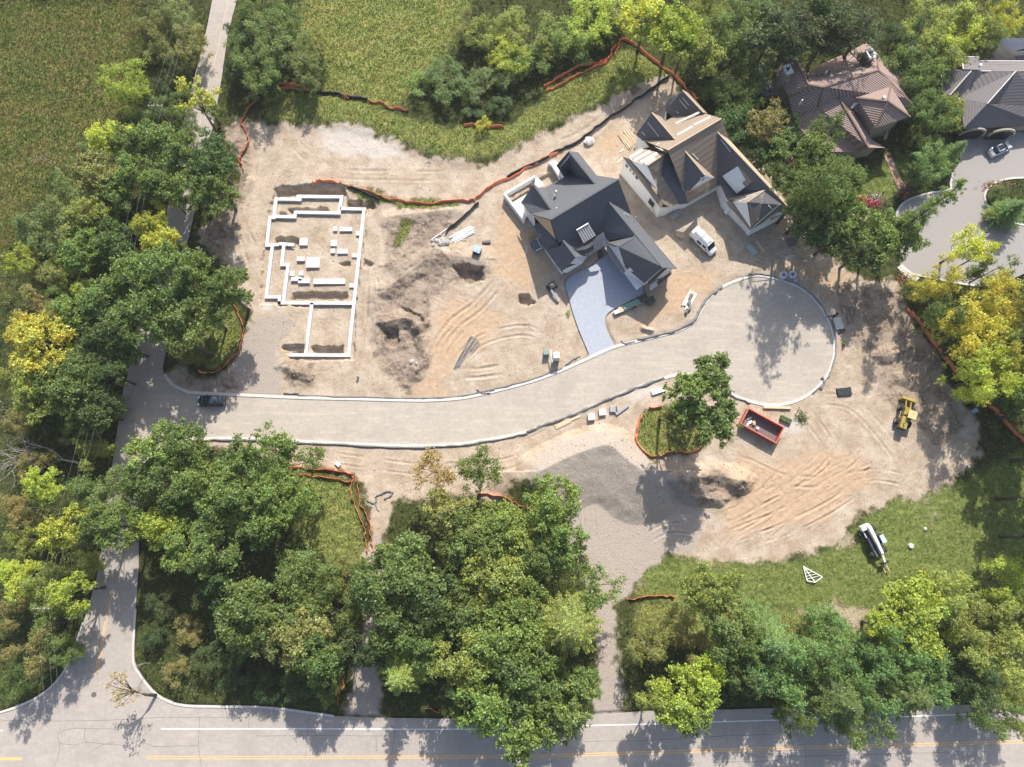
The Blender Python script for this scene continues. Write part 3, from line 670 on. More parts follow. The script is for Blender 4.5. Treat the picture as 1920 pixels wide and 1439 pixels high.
# white lower wing wall that stands proud on the west side
for q in ([(400,690,6.2),(470,822,5.0),(505,800,5.2),(440,700,6.6)],):
    panel('fascia', M['trim'], F(*q), h1)
panel('gable_wall', M['osb'], F((470,732,7.35),(560,800,6.3),(684,955,8.3),(632,786,10.75)), h1)
panel('gable_wall', M['trim'], on1([(748,1240),(862,1124),(958,1108),(925,1170),(775,1262)], .12, 1.5), h1)
for q in ([(785,1198,5.2),(915,1135,5.2),(925,1165,4.2),(790,1240,4.2)],):
    o = panel('window_bay', M['dark'], on1(q, .25, 1.5), h1, .1)
roof_part('shed_dormer', M['seam'], [F((868,873,9.1),(975,810,9.1),(1043,920,8.2),(930,992,8.2))], h1, .1)
dw = panel('dormer_wall', M['dark'], F((930,994,8.15),(1043,922,8.15),(1050,950,6.8),(935,1020,6.8)), h1)
sm_ = MB()
for t in np.linspace(.08, .92, 6):
    p = [Vector(q) for q in F((868,873,9.16),(975,810,9.16),(1043,920,8.26),(930,992,8.26))]
    sm_.bar(p[0].lerp(p[1], t), p[3].lerp(p[2], t), .05, .06)
p = [Vector(q) for q in F((868,873,9.2),(975,810,9.2))]; sm_.bar(p[0], p[1], .22, .1)
sm_.build('roof_seam', M['pallet'], h1)
entry = [F((1018,952,7.3),(1112,890,7.8),(1118,1010,6.4),(1025,1050,6.1)), F((1025,1050,6.1),(1118,1010,6.4),(1118,1020,6.1),(960,1112,5.4),(942,1090,5.5))]
roof_part('entry_roof', M['seam'], entry, h1, .08)
s2 = MB()
for t in np.linspace(.05, .95, 8):
    p = [Vector(q) for q in F((1018,952,7.36),(1112,890,7.86),(1118,1010,6.46),(1025,1050,6.16))]; s2.bar(p[0].lerp(p[1], t), p[3].lerp(p[2], t), .05, .06)
    p = [Vector(q) for q in F((950,1080,5.7),(1115,990,6.5),(1118,1020,6.16),(960,1112,5.46))]; s2.bar(p[0].lerp(p[1], t), p[3].lerp(p[2], t), .05, .06)
s2.build('roof_seam', M['seam_pale'], h1)
panel('entry_gable', M['trim'], on1([(1112,895),(1166,972),(1128,1030),(1114,1000)], .2, 2.5), h1)
panel('garage_gable', M['trim'], on1([(1152,1004),(1246,1028),(1303,1192),(1288,1192),(1160,1014)], .12, 3.0), h1)
roof_part('pent_roof', M['seam'], [on1([(1162,1008),(1308,1240),(1278,1262),(1122,1034)], .35, 2.9)], h1, .12)
roof_part('canopy_roof', M['seam_pale'], [on1([(1350,1205),(1468,1358),(1412,1412),(1300,1262)], .3, 2.7)], h1, .14)
roof_part('return_roof', M['felt_dark'], [on1([(1508,1338),(1640,1218),(1690,1212),(1528,1362)], .3, 2.6), on1([(1592,1338),(1722,1243),(1728,1270),(1602,1368)], .3, 2.2)], h1, .12)
panel('garage_porch_wall', M['trim'], on1([(1530,1366),(1598,1322),(1600,1372),(1530,1420)], .2, .8), h1)
panel('door', mat('dark_timber_door', (.10, .075, .06)), F((1058,1060,3.2),(1098,1050,3.2),(1105,1120,.1),(1066,1135,.1)), h1)
for t, z in ((.3, 1.6), (.7, 1.6)):
    window_on(h1, in1[9], in1[10], t, 1.0, 1.3, z + .6, out=.12)
window_on(h1, in1[8], in1[9], .5, 1.2, 1.4, 2.0, out=.12)
window_on(h1, in1[17], in1[18], .5, 1.0, 1.4, 2.0, out=.12)
vt = P(*A(683,540), HA(8.2)); pipe_vent(h1, vt, .9, .16); vt = P(*A(690,680), HA(9.4)); pipe_vent(h1, vt, .3, .12)
vt = P(*A(668,572), HA(8.0)); pipe_vent(h1, vt, .7, .1)
for u, v in ((1295,728),(1312,735),(1330,742),(1398,760)): pipe_vent(h1, P(*A(u, v), HA(7.9)), .35, .07)
fo = MB(); pts = [P(*A(u, v), .9) for u, v in ((225,562),(492,405),(565,485))]
fo.bar(pts[0], pts[1], .35, 1.6); pts2 = [P(*A(u, v), .9) for u, v in ((220,560),(330,710),(400,800))]; fo.bar(pts2[0], pts2[2], .35, 1.6)
fo.build('foundation_wall', M['white'], h1)
pt = MB().prism([P2(*A(u, v)) for u, v in ((285,640),(420,560),(480,690),(400,790),(335,705))], -.2, .6).build('patio_slab', M['concrete'], h1)
deck = MB()
for k in range(7):
    t = k / 6; q0 = Vector(P(*A(455, 425), .55)).lerp(Vector(P(*A(510, 395), .55)), t); q1 = Vector(P(*A(535, 490), .55)).lerp(Vector(P(*A(580, 470), .55)), t)
    deck.bar(q0, q1, .16, .12)
deck.build('grille_step', M['steel'], h1)
po = MB().prism([P2(*A(u, v)) for u, v in ((610,290),(680,270),(760,390),(715,430),(700,400),(640,310))], 0, 1.0).build('porch_base', M['pallet'], h1)
hang(h1)

# --- the unfinished brown roofed house --------------------------------------
B_ = crop(1130, 150, 4.8)
def HB(u, v, h):
    k = min(1, max(0, (u - 450) / 300)) if v > 600 else 1
    h2_ = h + k * ((1.25 * h - 3.6 if h >= 4.4 else h * .43) - h)
    h2_ -= 1.2 * min(1, max(0, (u - 1000) / 400)) * min(1, max(0, (v - 650) / 350)) * (1 if h > 4 else .4)
    return h2_
Q = lambda *q: W3(B_, [(u, v, HB(u, v, h)) for u, v, h in q])
h2 = empty('unfinished_house', P(*B_(950, 800)), 0, 'unfinished house with brown roof underlay and white wrapped walls behind the parked van', 'house')
a = (585,632,11.4); b = (1068,348,11.4); R1 = (1035,472,10.3); R2 = (1660,1133,10.3); T1 = (722,95,9.0); T2 = (910,295,9.0)
Q1 = (445,295,10.4); Q2 = (655,540,10.4)
roof_part('roof', M['felt'], [
    Q((355,542,6.8), Q2, (660,535,10.4), (560,375,5.9), (625,338,5.8), (790,250,6.0), (915,300,8.6), b, a),
    Q(a, b, (1145,545,8.9), R1, (1030,850,6.4), (1060,945,5.3), (940,1012,5.3), (770,1110,5.3), (735,1000,6.8)),
    Q((180,692,6.3),(330,612,6.3),(555,668,9.4),(400,772,9.4)), Q((400,772,9.4),(552,672,9.4),(525,850,7.4),(440,870,7.3)),
    Q((440,870,7.3),(525,850,7.4),(685,1100,5.2),(605,1150,5.0),(540,1110,5.4)), Q((180,692,6.3),(228,700,6.7),(548,1112,5.6),(525,1158,5.0)),
    Q(Q1, (530,335,8.4), (672,520,10.2), Q2), Q(T1, (765,112,8.4), (940,300,8.6), T2),
    Q((732,628,10.5), (1005,880,8.6), (922,858,10.2)), Q((1300,1100,9.4), (1470,985,10.0), (1112,1072,6.4), (1165,1090,6.5)),
    Q((1100,1090,6.2),(1175,1095,6.6),(1338,1330,6.0),(1325,1350,5.6)),
], h2)
roof_part('roof', M['felt_dark'], [
    Q(Q1, Q2, (355,542,6.8), (300,490,6.9)), Q(T1, T2, (790,250,6.0), (625,335,5.6), (565,272,5.5), (587,188,5.9)),
    Q(R1, R2, (1335,1345,5.9), (1300,1100,6.5), (1110,1055,6.4), (1030,850,6.45)), Q((732,628,10.5), (922,858,10.2), (800,985,7.6), (735,1000,6.9)),
    Q((1300,1100,9.4), (1470,985,9.95), (1655,1130,10.2), (1335,1345,6.3)),
    Q((552,672,8.3),(588,650,8.3),(735,1000,6.6),(770,1110,5.2),(690,1122,5.1),(525,860,7.0)),  # valley roof: its shadow is put into the colour by the dark tone
], h2)
roof_part('roof', M['osb'], [Q(R1, (1145,545,8.9), (1695,1150,8.9), R2)], h2)  # right slope of the wing: paler board tone paints in the sunlight
from mathutils.bvhtree import BVHTree
vs_, fs_ = [], []
for o in list(h2.children):
    if o.name.startswith('roof'):
        k0 = len(vs_); vs_ += [v.co.copy() for v in o.data.vertices]; fs_ += [tuple(k0 + i for i in p.vertices) for p in o.data.polygons]
bvh2 = BVHTree.FromPolygons(vs_, fs_)
def hit2(u, v, dz=0.0):
    q = Vector(P(*B_(u, v), 0)); c = Vector(CAM); r = bvh2.ray_cast(c, (q - c).normalized()); p = r[0] if r[0] is not None else Vector(P(*B_(u, v), 6))
    return p + (c - p).normalized() * dz
rc = MB()
for q0, q1 in ((a, b), (Q1, Q2), (T1, T2), (R1, R2), ((400,772,9.4),(555,668,9.4)), ((732,628,10.5),(922,858,10.2)), ((1300,1100,9.4),(1470,985,10))):
    p0, p1 = Q(q0, q1); rc.bar(Vector(p0), Vector(p1), .22, .1)
rc.build('ridge_cap', M['osb'], h2)
ou2 = Q((355,542,6.6),(300,490,6.7),Q1,(530,335,8.0),(560,375,5.8),(565,272,5.3),(587,188,5.7),T1,(765,112,8.2),(915,300,8.4),b,(1145,545,8.7),(1695,1150,8.7),R2,(1335,1345,5.8),(1300,1290,6.0),(1110,1072,6.2),(1050,950,5.2),(940,1012,5.1),(770,1110,5.0),(685,1122,5.0),(605,1152,4.9),(525,1158,4.8),(180,692,6.1),(330,612,6.1),(400,600,6.0))
wl2, in2 = wall_loop('wall', M['white'], ou2, h2, inset=.25)
on2 = make_hit(h2, B_)
panel('gable_wall', M['white'], on2([(248,716),(400,778),(500,1003),(440,945)], .15, 3), h2)
panel('gable_wall', M['white'], on2([(445,590),(585,645),(735,998),(722,985),(640,790),(570,655)], .12, 3), h2)
panel('gable_wall', M['white'], on2([(800,985),(922,862),(1003,882),(940,915)], .15, 3), h2)
window(h2, *[Vector(q) for q in Q((850,945,8),(920,895,8))], 1.3, .9, 8.0, out=.3)
panel('gable_wall', M['white'], on2([(1170,1097),(1298,1104),(1335,1335),(1322,1318)], .15, 2), h2)
panel('garage_opening', M['dark'], on2([(1350,1338),(1602,1114),(1655,1150),(1500,1250),(1400,1310)], .2, 2), h2)
panel('garage_header', M['osb'], on2([(1500,1245),(1680,1152),(1602,1222),(1520,1268)], .25, 2), h2)
panel('garage_wall', M['white'], on2([(1290,1365),(1340,1345),(1602,1222),(1604,1250),(1300,1405)], .15, .8), h2)
panel('corner_wall', M['white'], on2([(1120,1130),(1148,1160),(1115,1215),(1088,1190)], .3, .5), h2)
strips = MB()
def strip(pts, w, dz=.08):
    p = [hit2(q[0], q[1], .03) for q in pts]
    MB().bar(p[0] + Vector((0, 0, dz)), p[1] + Vector((0, 0, dz)), w, .07).build('roof_batten', M['membrane'], h2)
for s_ in ([(655,395,7.4),(875,292,7.6)], [(668,500,10.3),(810,420,9.3)], [(820,410,9.6),(970,335,10.2)]): strip(s_, .42)
for s_ in ([(240,705,6.9),(360,632,6.9)], [(285,725,7.6),(430,645,7.5)], [(340,745,8.4),(490,662,8.4)], [(380,758,8.9),(470,705,8.9)]): strip(s_, .55)
for s_ in ([(1180,1088,7.0),(1440,1000,9.4)], [(1230,1092,7.8),(1380,1035,9.0)]): strip(s_, .2)
for s_ in ([(405,388,9.4),(505,512,9.4)], [(350,470,8.0),(380,500,8.0)], [(588,198,6.3),(682,305,6.3)], [(690,185,7.6),(760,265,7.6)], [(718,165,8.3),(775,232,8.3)], [(1062,540,9.6),(1150,652,9.6)], [(1490,1130,8.6),(1525,1165,8.4)], [(480,590,8.0),(510,570,8.2)], [(805,665,9.9),(860,722,9.7)]): strip(s_, .13)
for k in range(9):
    t_ = k / 8; p0 = hit2(1318 + 20 * t_, 1130 + 180 * t_, .08); p1 = hit2(1450 - 40 * t_, 1030 + 210 * t_, .08)
    MB().bar(p0, p1, .10, .08).build('rafter', M['lumber'], h2)
MB().bar(hit2(1452, 1015, .12), hit2(1398, 1265, .12), .2, .1).build('rafter', M['lumber'], h2); MB().bar(hit2(1352, 1328, .15), hit2(1600, 1115, .15), .16, .14).build('rafter', M['lumber'], h2)
roof_part('roof_patch', M['white'], [[hit2(u, v, .75) for u, v in ((1085,862),(1215,778),(1335,915),(1215,1018))]], h2, .5)
roof_part('roof_patch', M['felt'], [[hit2(u, v, .85) for u, v in ((1215,775),(1232,782),(1340,915),(1290,968),(1255,925),(1290,905))]], h2, .06)
for i_, (u, v, w) in enumerate(((222,780,.8),(210,850,.5),(238,880,.5),(265,910,.4),(312,885,.8),(415,1100,1.6))):
    q = P(*B_(u, v), 4.2); dr = (Vector(in2[22]) - Vector(in2[23])).normalized()
    # slide the opening on to the west wall's plane
    w0 = Vector(in2[23]); s_t = (Vector(q[:2]) - w0).dot(dr); c0 = w0 + dr * s_t
    window(h2, c0 - dr * w / 2, c0 + dr * w / 2, w, .9 if w < 1 else 1.9, 4.6 if w < 1 else 2.4, m_glass=M['dark'], out=.12)
sc = MB(); q = [Vector(P(*B_(u, v), 1.0)) for u, v in ((430,1150),(520,1190))]
for k in range(7): sc.bar(q[0].lerp(q[1], k / 6) + Vector((0, -.6, -.9)), q[0].lerp(q[1], k / 6) + Vector((0, .3, 1.4)), .07, .05)
sc.build('site_stair', M['lumber'], h2)
hang(h2)

# --- the clay tiled house ----------------------------------------------------
D = crop(1440, 60, 6.4); U = lambda *q: W3(D, [(u, v, h - 1.2) for u, v, h in q])
h3 = empty('tiled_house', P(*D(900, 700)), 0, 'neighbouring house with brown clay tile roof and hipped turret among the trees', 'house')
ap = (1325,458,9.6); roof_part('roof', M['tile'], [
    U((470,498,6.8),(495,632,9.2),(665,662,9.4),ap,(1305,250,6.2),(1185,122,5.0),(1000,230,5.0),(620,395,5.0)),
    U((290,275,7.6),(445,470,8.2),(490,632,9.2)), U((290,275,7.6),(490,632,9.2),(245,775,6.2),(75,470,5.4)),
    U((490,632,9.2),(665,662,9.4),(600,905,6.6),(400,1180,4.4),(320,1080,4.4),(245,790,6.0)),
    U((665,662,9.4),ap,(1640,790,7.8),(1755,888,6.8),(1690,1010,5.6),(1300,1120,5.0),(1000,912,6.4),(850,785,7.4),(600,905,6.6)),
    U(ap,(1305,250,6.2),(1420,378,6.0),(1532,377,5.6),(1728,672,5.0),(1605,687,6.4),(1755,888,6.6)),
    U((850,785,7.5),(600,905,6.4),(400,1180,4.4),(520,1320,4.2),(700,1440,4.2),(1090,1440,4.4),(1210,1390,6.6)),
    U((850,785,7.5),(1210,1390,6.6),(1412,1392,5.0),(1255,1300,5.2),(1000,912,6.2)),
    U((1060,790,8.2),(1475,655,8.8),(1438,830,10.4)), U((1475,655,8.8),(1708,1018,8.2),(1438,830,10.4)),
    U((1060,790,8.2),(1438,830,10.4),(1292,1152,8.0)), U((1438,830,10.4),(1708,1018,8.2),(1292,1152,8.0)),
], h3)
rc = MB()
for q0, q1 in (((495,632,9.25),(665,662,9.45)),((665,662,9.45),ap),(ap,(1755,888,6.9)),((850,785,7.6),(1210,1390,6.7)),((290,275,7.7),(490,632,9.3)),((245,775,6.3),(490,632,9.3)),((665,662,9.45),(600,905,6.7)),
               ((1060,790,8.3),(1438,830,10.5)),((1438,830,10.5),(1475,655,8.9)),((1438,830,10.5),(1708,1018,8.3)),((1438,830,10.5),(1292,1152,8.1)),(ap,(1305,260,6.4))):
    p0, p1 = U(q0, q1); rc.bar(p0, p1, .3, .14)
rc.build('ridge_cap', mat('ridge_tile', (.20, .13, .10)), h3)
ou3 = U((75,470,5.2),(290,275,5.6),(445,470,5.4),(620,395,4.9),(1000,230,4.9),(1185,122,4.9),(1305,250,5.6),(1420,378,5.4),(1532,377,5.4),(1728,672,4.9),(1605,687,5.4),(1755,888,5.6),(1690,1010,5.4),(1300,1130,4.8),(1255,1300,4.9),(1412,1392,4.8),(1210,1390,6.3),(1090,1440,4.2),(700,1440,4.0),(400,1190,4.2),(320,1080,4.2),(245,790,5.6))
wall_loop('wall', M['stucco'], ou3, h3, inset=.7)
tw = [Vector(q) for q in U((1085,800,8.1),(1465,675,8.6),(1690,1015,8.1),(1295,1135,7.9))]
ins_c = sum((q for q in tw), Vector()) / 4
wall_loop('turret_wall', M['stucco'], tw, h3, inset=.5)
def chimney(parent, tr, u, v, h0, h1_, w, d, rz, pots):
    c = P(*tr(u, v), h1_); o = MB().box((c[0], c[1], (h0 + h1_) / 2), (w, d, h1_ - h0), rz=rz).build('chimney', M['stucco'], parent)
    MB().box((c[0], c[1], h1_ + .1), (w + .3, d + .3, .2), rz=rz).build('chimney_cap', M['membrane'], o)
    MB().box((c[0], c[1], h1_ + .22), (w * .55, d * .6, .1), rz=rz).build('chimney_flue', M['dark'], o)
    for k in range(pots):
        s_ = (k - (pots - 1) / 2) * .9
        MB().cyl((c[0] + math.cos(rz) * s_, c[1] + math.sin(rz) * s_, h1_ + .1), (c[0] + math.cos(rz) * s_, c[1] + math.sin(rz) * s_, h1_ + .8), .22, 10, .16).build('chimney_pot', M['pallet'], o)
rz3 = ang(*D(665, 662), *D(1325, 458))
chimney(h3, D, 240, 455, 3.5, 7.9, 1.6, 1.1, rz3 + PI / 2, 2); chimney(h3, D, 1235, 265, 3.5, 8.3, 1.7, 1.2, rz3 + PI / 2, 2)
for u, v, s_ in ((760,532,.5),(700,485,.28),(650,505,.2),(590,522,.2),(735,478,.25)): pipe_vent(h3, P(*D(u, v), 7.7), .2, s_ * .6, M['pallet'] if s_ > .25 else M['dark'])
pipe_vent(h3, P(*D(385, 860), 8.2), 1.1, .12); pipe_vent(h3, P(*D(1385, 795), 10), .4, .25, M['pallet'])
roof_part('flat_roof', M['white'], [U((1120,770,8.0),(1185,700,8.0),(1275,712,8.0),(1240,790,8.0)), U((995,900,6.9),(1065,820,7.0),(1090,850,7.0),(1010,915,6.9))], h3, .3)
for q0, q1 in (((1400,1290,3.4),(1430,1190,3.4)), ((1470,1400,.8),(1610,1240,.8))):
    p0, p1 = U(q0, q1); MB().bar(p0, p1, .5, .5).build('entry_wall', M['stucco'], h3)
hang(h3)
# round deck with railing beside the tiled house
dk = empty('round_deck', P(*D(-60, 640)), 0, 'dark semicircular deck with pale metal railing at the west corner of the tiled house', 'deck')
cx, cy, _ = P(*D(10, 600), 2.2); fl = MB(); ring = [(cx + 3.6 * math.cos(t), cy + 3.2 * math.sin(t)) for t in np.linspace(1.9, 5.2, 24)] + [(cx, cy)]
fl.prism(ring, 2.0, 2.2).build('deck_floor', mat('slate_deck', (.07, .085, .10), (.11, .12, .13), 2), dk)
rl = MB(); rp = [(x, y, 3.2) for x, y in ring[:-1]]; rl.tube(rp, .07, 6)
for x, y in ring[:-1:3]: rl.bar((x, y, 0), (x, y, 3.2), .09, .09)
rl.build('railing', M['steel'], dk)
bb = MB()
for t in (2.4, 3.2, 4.1, 4.8): bb.bar((cx, cy, 2.9), (cx + 3.6 * math.cos(t), cy + 3.2 * math.sin(t), 2.9), .18, .18)
bb.build('beam', M['pole'], dk); hang(dk)

# --- the grey shingled house ---------------------------------------------------
E = crop(1420, 0, 3.84); K = lambda *q: W3(E, [(u, v, max(h - 1.5, 2.2)) for u, v, h in q])
h4 = empty('grey_house', P(*E(1800, 650)), 0, 'grey shingled house with folded roof planes at the right edge behind the parked white car', 'house')
roof_part('roof', M['gshingle'], [
    K((1320,505,5.4),(1540,511,8.2),(1385,687,6.9),(1335,672,4.8)), K((1540,511,8.2),(1640,513,7.6),(1453,708,5.4),(1385,687,6.9)),
    K((1640,513,7.6),(1862,513,9.2),(1660,745,8.4),(1488,925,6.2),(1453,708,5.4)), K((1862,513,9.2),(2080,515,8.4),(2080,770,5.6),(1700,762,6.0),(1655,750,8.3)),
    K((1660,748,8.0),(1700,764,5.9),(2080,772,5.6),(2080,905,4.0),(1880,910,4.0),(1488,928,5.4)),
    K((1470,408,6.2),(1595,414,6.2),(1600,440,6.2),(1900,440,6.4),(2080,445,6.4),(2080,513,8.4),(1862,511,9.2),(1640,511,7.6),(1482,500,7.4)),
], h4)
rc = MB()
for q0, q1 in (((1540,511,8.25),(1385,687,6.95)),((1862,513,9.25),(1655,748,8.4)),((1320,505,5.5),(1640,513,7.7)),((1640,513,7.7),(2080,515,9)),((1488,925,5.6),(1450,708,5.5)),((1470,408,6.25),(1595,414,6.25)),((1600,440,6.3),(2080,443,6.5)),((1470,408,6.25),(1482,500,7.4)),((1335,672,4.9),(1320,505,5.5))):
    p0, p1 = K(q0, q1); rc.bar(p0, p1, .16, .14)
rc.build('roof_edge', M['membrane'], h4)
wall_loop('wall', M['stucco'], K((1320,505,5.2),(1470,500,5.2),(1470,408,6.0),(1595,414,6.0),(1600,440,6.0),(2080,440,6),(2080,905,3.8),(1488,928,4.4),(1453,712,4.4),(1335,690,4.4)), h4, inset=.5)
pipe_vent(h4, P(*E(1603, 474), 7.2), .3, .25)
for u, v in ((1590,930),(1800,935)):
    c = P(*E(u, v), 3.6); d_ = MB(); d_.tube([(c[0] + 2.2 * math.cos(t), c[1], 1.6 + 2.0 * math.sin(t)) for t in np.linspace(0, PI, 12)], .28, 6)
    d_.build('door_arch', M['stucco'], h4)
    MB().box((c[0], c[1] + .15, 1.4), (4.0, .12, 2.8)).build('garage_door', M['dark'], h4)
hang(h4)
h5 = empty('white_sided_house', P(*E(1870, 330)), 0, 'white sided building with pale grey roof at the top right edge behind the grey house', 'house')
roof_part('roof', mat('pale_grey_shingle', (.50, .50, .54), (.58, .57, .60), 4), [K((1745,282,7.6),(1800,275,7.8),(2080,278,7.6),(2080,340,5.4),(1919,350,5.6),(1862,366,5.6))], h5)
panel('gable_wall', M['siding'], [P(*E(1752, 284), 6.2), P(*E(1860, 368), 4.4), P(*E(1866, 432), .6), P(*E(1772, 430), .8)], h5)
wall_loop('wall', M['siding'], K((1750,286,7.4),(2080,280,7.4),(2080,350,5.2),(1862,368,5.4)), h5, inset=.05)
roof_part('lower_roof', M['gshingle'], [K((1862,370,3.4),(2080,365,3.4),(2080,430,2.4),(1866,432,2.4))], h5)
hang(h5)
def leaf_material(name, trans=.35):
    """one leaf material; the tree's own colour comes from the object, each leaf varies a little"""
    m = bpy.data.materials.new(name); m.use_nodes = True; n = m.node_tree.nodes; l = m.node_tree.links; n.clear()
    out = n.new('ShaderNodeOutputMaterial'); oi = n.new('ShaderNodeObjectInfo'); ge = n.new('ShaderNodeNewGeometry'); tc = n.new('ShaderNodeTexCoord')
    hs = n.new('ShaderNodeHueSaturation'); l.new(oi.outputs['Color'], hs.inputs['Color'])
    r1_ = n.new('ShaderNodeMapRange'); r1_.inputs[3].default_value = .5; r1_.inputs[4].default_value = 1.5; l.new(ge.outputs['Random Per Island'], r1_.inputs[0])
    t = n.new('ShaderNodeTexNoise'); t.inputs['Scale'].default_value = .5; t.inputs['Detail'].default_value = 3; l.new(tc.outputs['Object'], t.inputs['Vector'])
    r2_ = n.new('ShaderNodeMapRange'); r2_.inputs[1].default_value = .3; r2_.inputs[2].default_value = .7; r2_.inputs[3].default_value = .515; r2_.inputs[4].default_value = .478; l.new(t.outputs['Fac'], r2_.inputs[0])
    l.new(r2_.outputs[0], hs.inputs['Hue']); l.new(r1_.outputs[0], hs.inputs['Value'])
    sa = n.new('ShaderNodeMapRange'); sa.inputs[3].default_value = .8; sa.inputs[4].default_value = 1.1; l.new(t.outputs['Fac'], sa.inputs[0]); l.new(sa.outputs[0], hs.inputs['Saturation'])
    d = n.new('ShaderNodeBsdfDiffuse'); l.new(hs.outputs[0], d.inputs[0])
    tr = n.new('ShaderNodeBsdfTranslucent'); ht = n.new('ShaderNodeHueSaturation'); ht.inputs['Hue'].default_value = .485; ht.inputs['Value'].default_value = 1.3; l.new(hs.outputs[0], ht.inputs['Color']); l.new(ht.outputs[0], tr.inputs[0])
    g = n.new('ShaderNodeBsdfGlossy'); g.inputs['Roughness'].default_value = .45; g.inputs[0].default_value = (.9, .95, 1, 1)
    mx = n.new('ShaderNodeMixShader'); mx.inputs[0].default_value = trans + .06; l.new(d.outputs[0], mx.inputs[1]); l.new(tr.outputs[0], mx.inputs[2])
    m2_ = n.new('ShaderNodeMixShader'); m2_.inputs[0].default_value = .015; l.new(mx.outputs[0], m2_.inputs[1]); l.new(g.outputs[0], m2_.inputs[2])
    l.new(m2_.outputs[0], out.inputs[0]); return m
M['leaf'] = leaf_material('leaf')
def grass_material(name, ca, cb, cc):
    m = bpy.data.materials.new(name); m.use_nodes = True; n = m.node_tree.nodes; l = m.node_tree.links; n.clear(); out = n.new('ShaderNodeOutputMaterial'); ge = n.new('ShaderNodeNewGeometry')
    def nz(s, d=5):
        t = n.new('ShaderNodeTexNoise'); t.inputs['Scale'].default_value = s; t.inputs['Detail'].default_value = d; t.inputs['Roughness'].default_value = .7; l.new(ge.outputs['Position'], t.inputs['Vector']); return t.outputs['Fac']
    r = n.new('ShaderNodeValToRGB'); e = r.color_ramp.elements; e.new(.5); e[0].position = .43; e[0].color = (*ca, 1); e[1].position = .5; e[1].color = (*cb, 1); e[2].position = .58; e[2].color = (*cc, 1)
    a = n.new('ShaderNodeMath'); a.operation = 'ADD'; b = n.new('ShaderNodeMath'); b.operation = 'MULTIPLY'; b.inputs[1].default_value = .5; l.new(nz(.22), a.inputs[0]); l.new(nz(1.3), a.inputs[1]); l.new(a.outputs[0], b.inputs[0]); l.new(b.outputs[0], r.inputs[0])
    v = n.new('ShaderNodeMapRange'); v.inputs[3].default_value = .5; v.inputs[4].default_value = 1.5; l.new(ge.outputs['Random Per Island'], v.inputs[0])
    hs = n.new('ShaderNodeHueSaturation'); l.new(r.outputs[0], hs.inputs['Color']); l.new(v.outputs[0], hs.inputs['Value'])
    d = n.new('ShaderNodeBsdfDiffuse'); tr = n.new('ShaderNodeBsdfTranslucent'); mx = n.new('ShaderNodeMixShader'); mx.inputs[0].default_value = .4; l.new(hs.outputs[0], d.inputs[0]); l.new(hs.outputs[0], tr.inputs[0]); l.new(d.outputs[0], mx.inputs[1]); l.new(tr.outputs[0], mx.inputs[2]); l.new(mx.outputs[0], out.inputs[0]); return m
def leaves(C, N, size, rng, asp=.62, jit=.7, droop=0):
    """leaf sized rhombs at C with rough normals N"""
    n = len(C); N = N + rng.normal(0, jit, (n, 3)); N /= np.linalg.norm(N, axis=1)[:, None] + 1e-9
    T = rng.normal(0, 1, (n, 3)); T -= N * (T * N).sum(1)[:, None]; T /= np.linalg.norm(T, axis=1)[:, None] + 1e-9
    B = np.cross(N, T); s = (size * rng.uniform(.6, 1.35, n))[:, None] if not hasattr(size, 'shape') else size[:, None]
    V = np.stack([C - T * s, C - B * s * asp, C + T * s, C + B * s * asp], 1).reshape(-1, 3)
    return V, np.arange(n * 4).reshape(n, 4)
# ------------------------------------------------------------------ the footings of the next house
C6 = crop(420, 330, 3.84)
def C6w(u, v, h=-.12): return P(*C6(u, v), h)
foot = empty('footing', C6w(640, 600, 0), 0, 'long pale concrete footing laid out as the outline of a house', 'footing')
segs = [((375,165),(360,300)),((375,168),(545,170)),((545,170),(535,148)),((535,148),(848,152)),((848,152),(828,268)),((828,268),(515,262)),((515,262),(510,296)),((510,296),(385,293)),((360,300),(330,300)),((330,300),(308,500)),((308,500),(385,496)),
        ((348,510),(305,872)),((305,872),(402,872)),((402,872),(398,915)),((405,490),(495,496)),((430,505),(416,640)),((416,640),(462,640)),((462,640),(428,908)),((398,915),(940,918)),((848,236),(1012,240)),((1008,240),(896,1292)),((580,1290),(900,1292)),((480,1290),(580,1290)),((632,925),(588,1285))]
for k, (p0, p1) in enumerate(segs):
    a0, a1 = Vector(C6w(*p0)), Vector(C6w(*p1)); d = (a1 - a0).normalized() * .28; z_ = -.16 + .003 * (k % 5)
    o = MB().bar((a0 - d) + Vector((0, 0, z_ + .12 - .35)), (a1 + d) + Vector((0, 0, z_ + .12 - .35)), .58, .9).build('footing_strip', M['footing'], foot)
for k, (x0, y0, x1, y1) in enumerate(((950,400,980,428),(922,560,958,586),(903,775,940,803))):
    a0, a1 = C6w(x0, y0), C6w(x1, y1); MB().box(((a0[0] + a1[0]) / 2, (a0[1] + a1[1]) / 2, -.5), (abs(a1[0] - a0[0]), abs(a1[1] - a0[1]), .7)).build('footing_stub', M['footing'], foot)
hang(foot)
pads = [((787,365,815,396),'small square footing pad near the top right inside the long footing'),((833,368,922,398),'oblong footing pad near the top right inside the long footing'),((545,448,600,500),'square footing pad left of centre in the upper excavation'),
        ((769,462,811,505),'square footing pad right of centre in the upper excavation'),((769,524,797,556),'small footing pad just below the right square pad'),((818,527,890,560),'oblong footing pad just below the right square pad'),((524,583,580,612),'oblong footing pad touching the largest square pad on its left'),
        ((595,586,686,660),'largest square footing pad in the middle of the excavation'),((474,688,506,720),'leftmost of the two small square pads above the long bars'),((540,684,570,716),'right one of the two small square pads above the long bars'),((482,728,560,756),'short footing bar at the left end of the bottom row'),
        ((534,741,616,772),'middle footing bar of the bottom row'),((645,741,872,778),'longest footing bar of the bottom row')]
